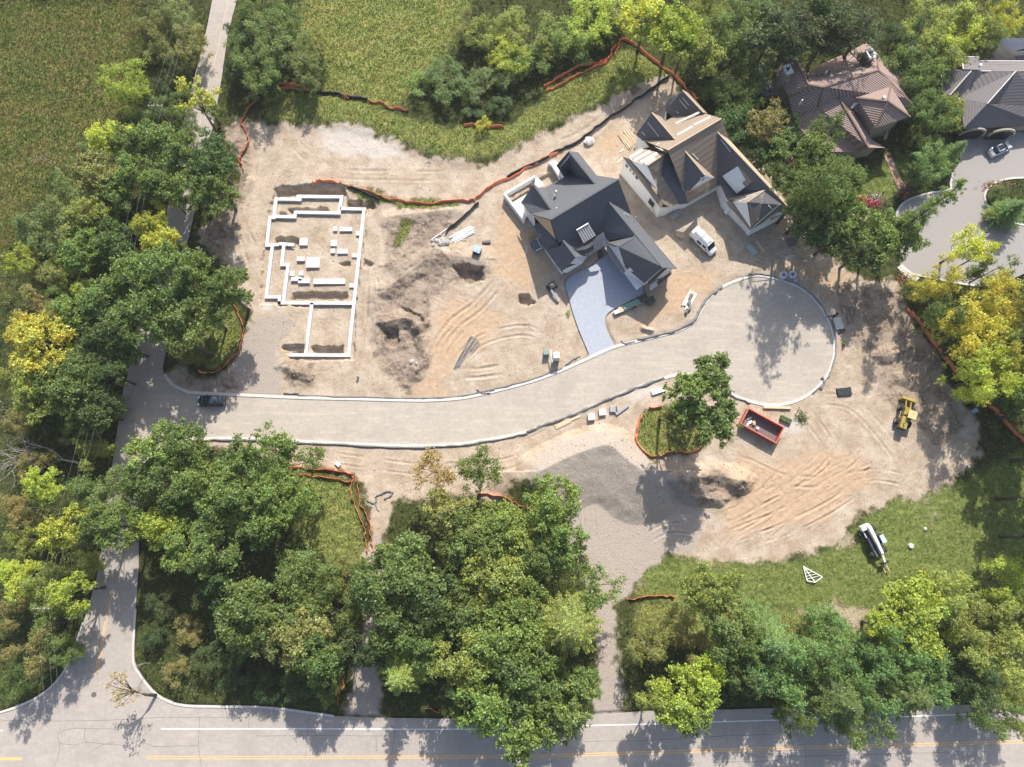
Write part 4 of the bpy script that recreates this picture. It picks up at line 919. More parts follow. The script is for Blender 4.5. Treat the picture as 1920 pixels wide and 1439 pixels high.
for (x0, y0, x1, y1), lab in pads:
    a0, a1 = C6w(x0, y0), C6w(x1, y1); z_ = -.22 if '482' not in str(x0) else -.3
    o = MB().box((0, 0, -.3), (abs(a1[0] - a0[0]), abs(a1[1] - a0[1]), .7)).build('footing_pad', M['footing'], None, bevel=.02); o.location = ((a0[0] + a1[0]) / 2, (a0[1] + a1[1]) / 2, -.15 if '483' else 0); tag(o, lab, 'footing pad', 'isolated footing pads inside the excavation')

# ------------------------------------------------------------------ fences and socks
def mesh_fence(pts, label, h=1.0, seed=0, slump=.35, dense=5, w=.05, name='orange_fence', m='orange'):
    """a sagging strip of netting with its posts"""
    rng = random.Random(seed); L = smooth_line(world2(pts), dense); root = empty(name, (L[0][0], L[0][1], 0), 0, label, 'fence', 'orange safety fences' if m == 'orange' else 'black silt fences')
    b = MB(); n = len(L); prev = None; base = 0; ph = rng.uniform(0, 6)
    T = np.gradient(L, axis=0); T /= np.maximum(np.hypot(T[:, 0], T[:, 1])[:, None], 1e-6); N = np.stack([-T[:, 1], T[:, 0]], 1)
    for k in range(n):
        s = math.sin(k * .9 + ph) * .3 + rng.uniform(-.7, .7); hh = h * (1 - slump * abs(s)) ; z = ground_z(L[k][0], L[k][1]); o_ = N[k] * (s * .14); lean = N[k] * (slump * .36 * (1 + s))
        b.v += [(L[k][0] + o_[0] - N[k][0] * w / 2, L[k][1] + o_[1] - N[k][1] * w / 2, z - .08), (L[k][0] + o_[0] + N[k][0] * w / 2, L[k][1] + o_[1] + N[k][1] * w / 2, z - .08),
                (L[k][0] + o_[0] + lean[0] + N[k][0] * w / 2, L[k][1] + o_[1] + lean[1] + N[k][1] * w / 2, z + hh), (L[k][0] + o_[0] + lean[0] - N[k][0] * w / 2, L[k][1] + o_[1] + lean[1] - N[k][1] * w / 2, z + hh)]
    for k in range(n - 1):
        q = 4 * k
        for j in range(4): b.f.append((q + j, q + (j + 1) % 4, q + 4 + (j + 1) % 4, q + 4 + j)); b.m.append(0)
    b.f += [(3, 2, 1, 0), tuple(4 * (n - 1) + j for j in range(4))]; b.m += [0, 0]
    b.build('netting', M[m], root)
    for k in range(0, n, max(2, dense)):
        z = ground_z(L[k][0], L[k][1]); MB().box((L[k][0], L[k][1], z + h * .5), (.06, .06, h + .25)).build('post', M['pole'], root)
    hang(root); return root
OF = [
 ([(487,185),(470,200),(455,225),(454,240),(466,262),(463,275),(452,290),(450,305),(457,320)], 'winding orange fence beside the narrow left road'),
 ([(520,160),(545,162),(580,166),(588,172)], 'bunched orange fence at the north west bank, upper strand'), ([(522,168),(555,170),(582,172)], 'bunched orange fence at the north west bank, lower strand'),
 ([(640,182),(655,186)], 'tiny orange fence scrap in the meadow edge'), ([(692,194),(712,196),(730,205),(745,207),(766,210)], 'crumpled orange fence at the meadow edge'), ([(870,240),(890,238),(905,242),(945,240)], 'orange fence half hidden at the foot of the north bushes'),
 ([(1020,166),(1050,148),(1085,128),(1120,122),(1140,116),(1150,96),(1165,78),(1180,80),(1215,110),(1262,145),(1300,182),(1306,190)], 'long orange fence with a pointed peak behind the unfinished house'),
 ([(1024,176),(1060,158),(1100,136),(1138,122)], 'second orange strand south of the pointed fence'), ([(1160,82),(1152,110)], 'loose orange fence end under the pointed peak'),
 ([(584,346),(600,342),(640,344)], 'short orange fence above the excavation'), ([(650,350),(700,366),(740,378),(800,384),(870,379),(890,378)], 'orange fence sagging along the grass strip right of the excavation'),
 ([(892,376),(920,352),(965,330),(1015,303),(1045,288)], 'orange fence behind the charcoal roofed house'), ([(432,365),(424,385)], 'short orange fence scrap left of the excavation bank'),
 ([(437,574),(455,605),(454,640),(440,668),(415,690),(392,699),(375,695)], 'curved orange fence around the oak lawn'),
 ([(540,880),(610,882),(662,892)], 'upper orange strand leading to the tall fence corner'), ([(540,893),(600,896),(655,906),(664,894)], 'lower orange strand leading to the tall fence corner'),
 ([(660,900),(660,935),(678,975),(683,1005),(688,1035)], 'left strand of the double orange fence south of its corner'), ([(671,896),(673,940),(685,960),(694,1000),(697,1036)], 'right strand of the double orange fence south of its corner'),
 ([(1216,768),(1240,764)], 'orange fence piece at the top of the ringed tree group'), ([(1200,780),(1190,822),(1214,856),(1232,856),(1265,848),(1305,848),(1322,824)], 'orange fence ring around the tall tree group'),
 ([(895,928),(945,935),(965,946),(998,956)], 'orange fence behind the thin tree south of the road'), ([(1176,1127),(1200,1122),(1235,1117),(1265,1121)], 'orange fence across the grass by the gravel access path'),
 ([(1405,1151),(1440,1161)], 'short orange fence east of the olive bushes'), ([(1503,1173),(1523,1179)], 'shortest orange fence above the blue green willows'),
 ([(1697,580),(1722,605),(1740,635),(1772,676),(1800,712),(1836,746)], 'orange fence running down the right wood edge, upper length'), ([(1848,757),(1870,777),(1897,808),(1925,838),(1960,875)], 'orange fence running off the right edge, lower length'),
 ([(647,1258),(641,1290),(631,1320)], 'orange fence upright beside the bottom gravel path'), ([(1398,285),(1412,302)], 'orange fence scrap east of the unfinished house'), ([(1434,318),(1444,330)], 'orange fence scrap near the garage of the unfinished house'),
 ([(1566,465),(1592,471)], 'orange fence scrap under the dark trees east of the site'), ([(1630,484),(1645,500)], 'orange fence scrap under the pine group'), ([(798,1328),(825,1336)], 'orange fence scrap right of the lime spruce')]
for k, (p, lab) in enumerate(OF): mesh_fence(p, lab, h=.75 if k not in (24, 25, 19) else .9, seed=k, slump=.5)
SF = [([(470,195),(495,178),(524,167)], 'black silt fence at the north west bank'), ([(590,172),(620,178),(650,183),(690,191)], 'black silt fence piece in the meadow edge'), ([(655,352),(690,366),(712,376)], 'black silt fence strip right of the excavation corner'),
      ([(897,381),(866,408),(835,438)], 'black silt fence dropping toward the stone heap'), ([(950,333),(1012,304),(1046,285),(1085,267),(1116,242),(1153,216),(1189,192),(1220,171),(1254,146)], 'long black silt fence behind the two new houses')]
for k, (p, lab) in enumerate(SF): mesh_fence(p, lab, h=.75, seed=50 + k, slump=.25, name='silt_fence', m='black', w=.16)
def sock(pts, label, off, seed, r=.17, gaps=.0):
    rng = random.Random(seed); L = smooth_line(world2(pts), 6); T = np.gradient(L, axis=0); T /= np.maximum(np.hypot(T[:, 0], T[:, 1])[:, None], 1e-6); N = np.stack([-T[:, 1], T[:, 0]], 1)
    L = L + N * off; b = MB(); P_ = [(L[k][0] + rng.uniform(-.09, .09), L[k][1] + rng.uniform(-.09, .09), .10 + rng.uniform(0, .06)) for k in range(len(L))]
    b.tube(P_, [r * rng.uniform(.6, 1.3) for _ in P_], 8); o = b.build('filter_sock', M['sock'], None, smooth=True); return tag(o, label, 'erosion sock', 'filter socks along the kerb')
sock(KERB_N[6:14], 'thin dark filter sock along the upper kerb of the long road', .45, 1, .11); sock(KERB_N[16:23], 'dark filter sock along the kerb bend by the driveway', .25, 2, .24); sock(KERB_N[23:34], 'filter sock round the north east of the turning circle', .35, 3, .13)
sock(KERB_N[36:40], 'filter sock along the bottom of the turning circle by the dumpster', .42, 4, .16); sock(KERB_N[41:47], 'filter sock on the lower kerb below the driveway', .12, 5, .24); sock(KERB_N[46:55], 'filter sock along the lower kerb above the thin trees', .38, 6, .17)
sock([(905,736),(915,733),(927,731)], 'loose dark sock beside the upper kerb', 0, 7, .13); sock([(895,731),(905,738),(918,737)], 'loose bent sock touching the upper kerb', 0, 8, .12); sock([(1060,684),(1075,675),(1087,668)], 'dark sock end left of the driveway mouth', 0, 9, .12)
sock([(1165,640),(1172,645),(1190,640)], 'dark sock end right of the driveway mouth', 0, 10, .12); sock([(532,738),(560,739)], 'folded sock beside the gravel pad', 0, 11, .2); sock([(704,932),(718,925),(735,922),(731,932),(722,935)], 'coiled dark tube on the sand, upper one', 0, 12, .17)
sock([(688,938),(702,944),(706,936)], 'coiled dark tube on the sand, lower one', 0, 13, .17); sock([(702,944),(710,958)], 'short dark tube on the sand', 0, 14, .12); sock([(1540,708),(1545,718),(1538,730)], 'knotted sock at the turning circle edge', 0, 15, .2); sock([(1548,596),(1562,590)], 'short sock crossing the kerb by the inlet', 0, 16, .1)

# ------------------------------------------------------------------ vehicles (local frames: +x is the front)
def wheel(parent, x, y, r, w):
    t = MB().cyl((x, y - w / 2, r), (x, y + w / 2, r), r, 16).build('wheel', M['rubber'], parent, bevel=.02)
    MB().cyl((x, y - w / 2 - .01, r), (x, y + w / 2 + .01, r), r * .55, 12).build('rim', M['steel'], t)
def loft(parent, name, m, secs, smooth=True):
    """body lofted from cross sections (x, half width, z0, z1, top half width)"""
    b = MB(); rows_ = []
    for x, hw, z0, z1, tw in secs:
        zs = z0 + (z1 - z0) * .55
        ring = [(x, -hw * .94, z0), (x, -hw, z0 + .12), (x, -hw, zs), (x, -tw, z1 - .05), (x, -tw * .8, z1), (x, 0, z1 + .02), (x, tw * .8, z1), (x, tw, z1 - .05), (x, hw, zs), (x, hw, z0 + .12), (x, hw * .94, z0)]
        rows_.append(b.vs(ring))
    n = 11
    for k in range(len(rows_) - 1):
        for j in range(n): b.f.append((rows_[k] + j, rows_[k] + (j + 1) % n, rows_[k + 1] + (j + 1) % n, rows_[k + 1] + j)); b.m.append(0)
    b.f.append(tuple(rows_[0] + j for j in reversed(range(n)))); b.f.append(tuple(rows_[-1] + j for j in range(n))); b.m += [0, 0]
    return b.build(name, m, parent, smooth=smooth)
def car(name, at, rz, paint_, label, roofglass=False, suv=False, L=4.75, W=1.86):
    c = empty(name, at, rz, label, 'car'); h = L / 2; hw = W / 2; zr = 1.66 if suv else 1.45
    loft(c, 'body', paint_, [(-h, hw * .80, .35, .80, hw * .74), (-h + .22, hw * .95, .25, .98, hw * .86), (-h + 1.2, hw, .22, .98, hw * .90), (0, hw, .22, .97, hw * .90), (h - 1.3, hw, .22, .95, hw * .88), (h - .4, hw * .95, .25, .82, hw * .80), (h - .08, hw * .80, .32, .66, hw * .66), (h, hw * .6, .35, .58, hw * .5)])
    b0 = -h + .25 if suv else -h + .75
    loft(c, 'cabin_glass', M['glass'], [(b0, hw * .72, .94, .98, hw * .70), (b0 + .55, hw * .84, .94, zr - .04, hw * .66), (.35, hw * .86, .94, zr - .02, hw * .68), (1.15, hw * .80, .92, .97, hw * .74)])
    loft(c, 'roof_panel', paint_, [(b0 + .50, hw * .66, zr - .08, zr - .02, hw * .62), (-.3, hw * .70, zr - .06, zr + .02, hw * .66), (.38, hw * .68, zr - .08, zr - .01, hw * .62)])
    if roofglass: MB().box((-.25, 0, zr + .035), (.95, hw * .95, .03)).build('sunroof', M['glass'], c)
    for s in (-1, 1):
        MB().box((h - .22, s * hw * .62, .70), (.3, .34, .12), rz=-s * .35).build('headlight', M['white'], c); MB().box((-h + .07, s * hw * .66, .82), (.12, .36, .14)).build('tail_light', M['red'], c)
        MB().box((.72, s * (hw + .08), .98), (.16, .2, .12)).build('mirror', paint_, c)
        wheel(c, h - .92, s * (hw - .1), .34, .22); wheel(c, -h + .95, s * (hw - .1), .34, .22)
    return c
def on(px, py, z=0.0): x, y, _ = P(px, py); return (x, y, z)
car('dark_car', on(399.5, 753), ang(424, 750, 374, 751), M['cardark'], 'dark navy car parked at the kerb in dappled shade near the junction', suv=True)
car('white_car', on(1870, 283), ang(1848, 291, 1894, 268), M['carsilver'], 'white car with dark sunroof on the paved court of the grey house', roofglass=True, L=4.6)
vn_ = empty('cargo_van', on(1317, 457), ang(1297, 431, 1340, 474), 'white cargo van with ladder racks parked beside the unfinished house', 'van')
loft(vn_, 'body', M['carwhite'], [(-2.75, .92, .42, 2.0, .80), (-2.6, .99, .35, 2.06, .86), (1.15, .99, .32, 2.06, .86), (1.3, .99, .32, 2.0, .84), (1.95, .99, .32, 1.18, .88), (2.6, .93, .36, 1.02, .78), (2.78, .78, .42, .85, .6)])
MB().face([(1.30, -.80, 2.03), (1.30, .80, 2.03), (2.02, .84, 1.21), (2.02, -.84, 1.21)]) and None
ws = MB(); ws.face([(1.30, -.78, 2.04), (2.0, -.84, 1.22), (2.0, .84, 1.22), (1.30, .78, 2.04)]); ws.build('windscreen', M['glass'], vn_)
for s in (-1, 1):
    MB().box((.78, s * .96, 1.55), (.75, .1, .5), rx=s * .12).build('side_window', M['glass'], vn_); wheel(vn_, 1.85, s * .88, .37, .24); wheel(vn_, -1.65, s * .88, .37, .24)
    MB().box((1.45, s * 1.12, 1.3), (.14, .22, .24)).build('mirror', M['dark'], vn_); MB().box((2.7, s * .68, .75), (.12, .3, .16)).build('headlight', M['membrane'], vn_)
MB().box((-.35, -.96, 1.35), (1.0, .1, .62), rx=-.12).build('cargo_window', M['dark'], vn_)
lr = MB()
for s in (.2, .72): lr.bar((-2.3, s, 2.3), (1.0, s, 2.3), .06)
for k in range(13): lr.bar((-2.2 + k * .26, .2, 2.3), (-2.2 + k * .26, .72, 2.3), .05)
lr.build('ladder', M['trim'], vn_)
rk = MB()
for x in (-2.1, -.6, .9): rk.bar((x, -.85, 2.2), (x, .85, 2.2), .06); rk.bar((x, .8, 2.0), (x, .8, 2.25), .05); rk.bar((x, -.8, 2.0), (x, -.8, 2.25), .05)
rk.tube([(-2.2, -.45, 2.28), (1.0, -.45, 2.28)], .1, 8); rk.build('roof_rack', M['steel'], vn_)

# red dumpster
d0, d1, d2, d3 = [Vector(P(*p_, 1.55)) for p_ in ((1404, 767), (1470, 803), (1455, 829), (1388, 795))]
dc = (d0 + d1 + d2 + d3) / 4; rzd = math.atan2((d1 - d0).y, (d1 - d0).x); DL = (d1 - d0).length; DW = (d3 - d0).length
dm = empty('roll_off_dumpster', (dc.x, dc.y, 0), rzd, 'open red steel dumpster standing on the sand below the turning circle', 'dumpster')
for nm, c_, s_ in (('side_wall', (0, DW / 2, .85), (DL, .1, 1.5)), ('side_wall', (0, -DW / 2, .85), (DL, .1, 1.5)), ('end_wall', (DL / 2, 0, .85), (.1, DW - .1, 1.5)), ('end_wall', (-DL / 2, 0, .85), (.1, DW - .1, 1.5))):
    MB().box(c_, s_).build(nm, M['red'], dm)
MB().box((0, 0, .2), (DL - .1, DW - .1, .14)).build('floor', M['rust'], dm)
rm = MB()
for y in (DW / 2, -DW / 2): rm.bar((-DL / 2 - .08, y, 1.64), (DL / 2 + .08, y, 1.64), .18, .12)
for x in (DL / 2, -DL / 2): rm.bar((x, -DW / 2 + .09, 1.64), (x, DW / 2 - .09, 1.64), .16, .12)
rm.build('top_rail', mat('red_rail', (.50, .12, .085), (.58, .2, .15), 3), dm)
for k in range(9):
    for s in (-1, 1): MB().box((-DL / 2 + .4 + k * (DL - .8) / 8, s * (DW / 2 + .08), .8), (.1, .08, 1.3)).build('rib', M['red'], dm)
for s in (-1, 1): MB().cyl((DL / 2 - .3, s * DW * .4 - .1, .1), (DL / 2 - .3, s * DW * .4 + .1, .1), .12, 10).build('roller', M['steel'], dm)
for k, (x, y, w, d, h, m_, lab, cat) in enumerate(((-1.8, -.2, .8, .5, .3, 'white', 'white foam sheet in the red dumpster', 'debris'), (-1.2, .0, .8, .55, .45, 'osb', 'tan cardboard box in the red dumpster', 'box'), (-.2, -.5, .5, .5, .3, 'pallet', 'small white bucket box in the red dumpster', 'box'), (-2.2, .4, .9, .4, .2, 'membrane', 'pale offcut in the upper corner of the red dumpster', 'debris'), (-2.0, -.8, .5, .4, .25, 'white', 'white scrap against the lower side of the red dumpster', 'debris'))):
    o = MB().box((0, 0, h / 2), (w, d, h), rz=.5 + k, taper=.9).build('debris_piece' if cat == 'debris' else 'box', M[m_], None, bevel=.03); q = Vector((x, y)); o.location = (dc.x + x * math.cos(rzd) - y * math.sin(rzd), dc.y + x * math.sin(rzd) + y * math.cos(rzd), .27); tag(o, lab, cat)

# telehandler, seen with its boom along the machine
th = empty('telehandler', on(1632, 1016), ang(1612, 978, 1648, 1050), 'white telehandler with raised boom and forks standing on the grass', 'telehandler')
MB().box((-.2, .25, .95), (4.6, 1.5, .6)).build('chassis', mat('chassis_grey', (.08, .08, .085)), th, bevel=.08)
loft(th, 'boom', M['whitem'], [(-3.0, .28, 1.5, 2.1, .26), (-2.6, .34, 1.55, 2.35, .3), (0, .28, 1.9, 2.4, .26), (2.0, .24, 1.8, 2.25, .22)], smooth=False)
MB().bar((1.6, 0, 2.0), (3.6, 0, 1.35), .34, .34).build('inner_boom', M['whitem'], th)
MB().box((-2.75, -.45, 1.5), (.9, 1.6, .9)).build('counterweight', M['whitem'], th, bevel=.1)
MB().bar((-2.4, -.95, 1.3), (2.4, -.6, 1.25), .16, .2).build('side_rail', M['whitem'], th)
MB().box((-.1, -.75, 1.35), (1.9, .5, .55)).build('engine_cover', mat('dark_blue_cover', (.05, .055, .09)), th, bevel=.05)
cb = MB().box((-.15, .98, 1.7), (1.5, .8, 1.7), taper=.88).build('cab', M['glass'], th, bevel=.06); MB().box((-.15, .98, 2.62), (1.35, .75, .14)).build('cab_roof', mat('pale_cab_roof', (.45, .55, .60)), cb, bevel=.03)
MB().box((3.65, 0, 1.1), (.2, 1.3, .9)).build('fork_carriage', M['dark'], th)
for s in (-.35, .35): MB().box((4.5, s, .68), (1.6, .13, .08)).build('fork', M['lumber'], th)
for x in (-1.9, 1.75):
    for s in (-1, 1): wheel(th, x, s * 1.15, .62, .42)
# yellow wheel loader
wl0 = empty('wheel_loader', on(1692, 779), ang(1686, 803, 1701, 749), 'old yellow wheel loader with cream cab roof parked in tree shade', 'wheel loader')
MB().box((2.75, 0, .55), (.7, 2.9, .9), ry=.25, taper=.8).build('bucket', M['yellow'], wl0, bevel=.05)
for s in (-.42, .42): MB().bar((.6, s, 1.35), (2.5, s, .75), .16, .26).build('lift_arm', M['yellow'], wl0)
MB().box((.5, 0, 1.1), (1.4, 1.0, .8)).build('front_frame', M['yellow'], wl0, bevel=.06)
MB().box((-1.7, .15, 1.35), (2.2, 1.15, 1.0)).build('engine_hood', M['yellow'], wl0, bevel=.08); MB().box((-2.7, .15, 1.2), (.3, 1.2, .9)).build('grille', M['dark'], wl0)
MB().cyl((-1.9, .3, 1.8), (-1.9, .3, 2.5), .09, 8).build('exhaust_pipe', M['steel'], wl0)
MB().box((.05, -.55, 1.9), (.12, .1, 1.4)).build('cab_post', M['dark'], wl0)
MB().box((-.3, -.45, 1.7), (.9, .9, 1.3)).build('cab', M['dark'], wl0, bevel=.04); MB().box((-.15, -.45, 2.5), (1.5, 1.45, .12)).build('cab_roof', M['cream'], wl0, bevel=.04)
for x in (1.05, -1.5):
    for s in (-1, 1): wheel(wl0, x, s * 1.02, .68, .5)
# mortar mixer, skid steer, trailer
mx_ = empty('mortar_mixer', on(1001, 454), ang(998, 452, 1014, 483), 'small mortar mixer with yellow drum lid by the west wall of the charcoal roofed house', 'mixer')
MB().cyl((-.9, 0, .6), (-.9, 0, 1.15), .42, 16).build('drum', M['yellow'], mx_, bevel=.05)
MB().box((.9, -.1, .5), (2.0, 1.3, .7), taper=.9).build('engine_box', mat('mixer_grey', (.10, .12, .13), (.16, .18, .19), 3), mx_, bevel=.05); MB().box((.9, .6, .8), (2.1, .16, .2)).build('side_tray', M['pallet'], mx_); MB().box((1.95, 0, .8), (.16, 1.3, .2)).build('end_tray', M['pallet'], mx_)
for s in (-1, 1): wheel(mx_, .6, s * .72, .3, .18)
sk = empty('trenching_machine', on(1036, 546), ang(1028, 535, 1043, 556), 'dark compact trenching machine in the shade left of the driveway', 'machine')
MB().box((-.7, .25, .75), (1.3, 1.2, .8), taper=.85).build('engine_box', mat('machine_dark', (.045, .045, .05), (.09, .085, .085), 4), sk, bevel=.06); MB().bar((-.2, -.3, .8), (2.0, -.3, .5), .34, .3).build('digging_arm', M['steel'], sk)
MB().box((1.9, -.3, .4), (.6, .5, .3)).build('auger_head', M['pallet'], sk, bevel=.05); MB().cyl((-.7, .25, 1.1), (-.7, .25, 1.3), .25, 12).build('air_filter', M['rust'], sk)
for x in (-1.1, -.3):
    for s in (-.5, 1.0): wheel(sk, x, s, .28, .2)
tr_ = empty('flat_trailer', on(1196, 571), ang(1150, 588, 1222, 556), 'loaded flat trailer with green cover right of the driveway', 'trailer')
MB().box((-1.6, .3, .45), (4.2, 1.0, .3)).build('deck', M['lumber'], tr_); MB().box((-1.3, .3, .72), (3.0, .8, .22)).build('green_cover', mat('grey_green_tarp', (.14, .24, .22), (.20, .32, .29), 3), tr_, bevel=.04); MB().box((-4.2, .2, .45), (1.0, .7, .4)).build('white_bundle', M['white'], tr_, bevel=.05)
for x, y in ((1.2, .5), (2.2, -.4)):
    g_ = MB().box((x, y, .55), (1.6, 1.2, .5)).build('tool_box', M['dark'], tr_, bevel=.04); MB().box((x, y + .55, .85), (1.7, .12, .14)).build('box_rim', M['rust'], g_); MB().box((x, y - .55, .85), (1.7, .12, .14)).build('box_rim', M['rust'], g_)
for s in (-1, 1): wheel(tr_, -.9, s * .62 + .3, .3, .18)

# ------------------------------------------------------------------ small things
def thing_box(name, px, py, size, rz, m, label, cat, z=0.0, group=None, bevel=.03, ground=True, taper=1.0):
    x, y, _ = P(px, py); o = MB().box((0, 0, size[2] / 2), size, taper=taper).build(name, M[m] if isinstance(m, str) else m, None, bevel=bevel)
    o.location = (x, y, (ground_z(x, y) if ground else 0) + z); o.rotation_euler.z = rz; return tag(o, label, cat, group)
# portable toilet
pt_ = empty('portable_toilet', G(1042, 672), .05, 'white portable toilet standing on the sand left of the driveway', 'portable toilet')
MB().box((0, 0, 1.05), (1.15, 1.15, 2.1), taper=.97).build('cabin', M['pallet'], pt_, bevel=.04); MB().box((0, 0, 2.2), (1.2, 1.2, .16), taper=.85).build('roof', M['whitem'], pt_, bevel=.05)
MB().box((0, -.58, 1.0), (.75, .05, 1.8)).build('door', M['membrane'], pt_); MB().cyl((.4, .4, 2.2), (.4, .4, 2.55), .06, 8).build('vent_pipe', M['steel'], pt_)
thing_box('utility_cabinet', 1024, 664, (1.0, .8, 1.3), .05, mat('green_cabinet', (.20, .28, .26), (.26, .34, .31), 3), 'grey green utility cabinet left of the portable toilet', 'utility cabinet')
thing_box('plank', 1033, 672, (.16, 2.4, .1), .12, 'membrane', 'upright white plank between cabinet and toilet', 'plank', z=1.6)
for k, (x, y, w, d, h, r_, m_, lab, cat) in enumerate((
    (1108,783,1.25,1.1,.9,.1,'pallet','white stone pallet below the kerb, left one','pallet load'),(1129,774,1.25,1.1,.6,.1,'pallet','white stone pallet below the kerb, right one','pallet load'),
    (1148,768,1.0,1.1,.5,0,'steel','grey block stack beside the two white pallets','block stack'),(1157,766,.25,1.0,.5,0,'steel','narrow grey block row at the end of the block stack','block stack'),
    (1166,769,2.8,.55,.35,.62,'steel','grey plank bundle lying aslant near the block stack','plank bundle'),
    (1456,765,4.9,.45,.4,-.03,'lumber','long timber beam beside the turning circle above the dumpster','timber beam'),(912,455,1.6,.45,.4,.05,'rust','short brown pipe on the sand','pipe'),
    (634,871,1.0,.6,.45,-.7,'pallet','white block above the tall orange fence corner','block'),(1409,469,2.3,1.1,.25,-.95,mat('pale_green_board',(.32,.42,.42)),'pale green wrapped board stack in the garage shade','board stack'),
    (1425,463,2.6,.45,.3,-1.05,'lumber','brown timber stack in the garage shade','timber stack'),(1434,461,2.6,.12,.1,-1.05,'lumber','thin timber batten in the garage shade','batten'),
    (1275,442,1.7,.9,.5,-.5,'osb','brown lumber pallet behind the van','pallet load'),(1268,402,2.2,1.2,.5,.75,'stone','grey gravelly stone pallet near the unfinished house wall','pallet load'),
    (1483,455,1.4,1.5,.7,.3,'rust','rusty brown bin among the scrap timber','bin'),(1055,795,3.0,.9,.1,.45,'osb','pale plywood sheet below the kerb','plywood sheet'),(1066,790,4.4,.4,.12,.42,'lumber','long pale board on the plywood sheet','board'),
    (1234,734,2.6,.8,.4,.3,'white','white wrapped bundle partly under the ringed trees','bundle'),(1208,1095,.1,.1,.1,0,'stone','small pale pebble on the gravel path','stone'),
    (1826,771,.9,.7,.5,.5,'bluep','small blue and white bag beside the right orange fence','bag'),
    (1472,788,2.0,.9,.6,-.45,mat('black_green_cover',(.03,.035,.03),(.10,.16,.05),3),'dark green debris bag beside the red dumpster','bag'),(690,330,.1,.1,.1,0,'stone','tiny pale stone in the upper sand','stone'),
    (1674,1106,.18,3.0,.12,.55,'white','slender white pole lying on the south east grass','pole'),(1582,735,2.6,1.4,.35,.1,mat('black_tarp',(.02,.022,.025),(.06,.06,.065),3),'black crumpled tarp right of the turning circle','tarp'))):
    if w < .15: continue
    thing_box(cat.replace(' ', '_'), x, y, (w, d, h), r_, m_, lab, cat, taper=.96)
# generator crate with blue top
cr = empty('site_generator', G(895, 474), ang(885, 470, 905, 478), 'square site generator with pale blue lid and black sides on the sand', 'generator')
MB().box((0, 0, .55), (1.35, 1.15, 1.1)).build('casing', M['dark'], cr, bevel=.04); MB().box((0, 0, 1.16), (1.4, 1.2, .12)).build('lid', M['bluep'], cr, bevel=.03); MB().box((.1, -.1, 1.26), (.3, .5, .08)).build('lid_handle', M['steel'], cr)
# lumber piles
def pile(px, py, rz, n, L, w, lab, m_='lumber', rot=0, h0=.1, spread=1.6):
    root = empty('lumber_pile', G(px, py), rz, lab, 'lumber pile'); rng = random.Random(int(px))
    for k in range(n): MB().box(((rng.random() - .5) * .5, (k / max(n - 1, 1) - .5) * spread, h0 + .12 * (k % 2)), (L * rng.uniform(.8, 1.1), w, .1), rz=rng.uniform(-.04, .04)).build('board', M[m_], root)
    return root
pile(1178,262,ang(1165,245,1192,280),10,3.6,.14,'fresh yellow lumber pile beside the north west corner of the unfinished house',spread=2.2)
pile(1462,505,ang(1455,470,1462,520),12,3.8,.12,'pale scrap lumber heap above the white pipe coils',spread=1.6); pile(1510,470,ang(1495,466,1530,478),9,2.6,.14,'scattered scrap boards near the rusty bin',spread=2.4); pile(1500,430,ang(1495,400,1500,450),8,2.2,.2,'splintered boards in the shade east of the garage',spread=2.6)
pile(868,440,ang(842,455,897,428),7,4.6,.2,'white wrapped siding boards beside the stone heap','white',spread=1.4); pile(1292,563,ang(1280,590,1305,545),6,3.6,.24,'pale sheet and board stack with dark wrap by the kerb bend','membrane',spread=1.3); pile(1425,492,ang(1400,480,1440,500),3,1.6,.12,'few thin boards near the garage shade edge')
bd = pile(822,432,ang(805,450,853,416),1,5.2,.14,'long single white board beside the silt fence','white')
wrap = sock([(1285,588),(1292,578),(1291,566),(1296,552)], 'dark plastic wrap on the board stack by the kerb bend', 0, 31, .26); wrap['group'] = 'plastic wraps'; wrap.location.z = .25
pl = empty('wooden_pallet', G(853, 467), .6, 'empty wooden pallet below the stone heap', 'pallet')
for k in range(5): MB().box((-.5 + k * .25, 0, .14), (.12, 1.1, .04)).build('deck_board', M['lumber'], pl)
for y in (-.45, 0, .45): MB().box((0, y, .07), (1.12, .1, .1)).build('bearer', M['lumber'], pl)
# ladder like form racks on the sand
for k, ((x0, y0), (x1, y1), lab) in enumerate((((885,630),(852,694),'left bundle of rung like steel forms on the sand'), ((893,633),(858,690),'middle bundle of rung like steel forms on the sand'), ((898,640),(880,664),'right short bundle of rung like steel forms on the sand'))):
    a0, a1 = Vector(G(x0, y0, .2)), Vector(G(x1, y1, .2)); L_ = (a1 - a0).length; root = empty('form_rack', (a0 + a1) / 2, math.atan2((a1 - a0).y, (a1 - a0).x), lab, 'form rack', 'rung like form racks')
    for s in (-.28, .28): MB().box((0, s, 0), (L_, .05, .08)).build('rail', M['membrane'], root)
    for j in range(int(L_ / .42)): MB().box((-L_ / 2 + .2 + j * .42, 0, .02), (.14, .62, .07)).build('rung', M['sock'], root)
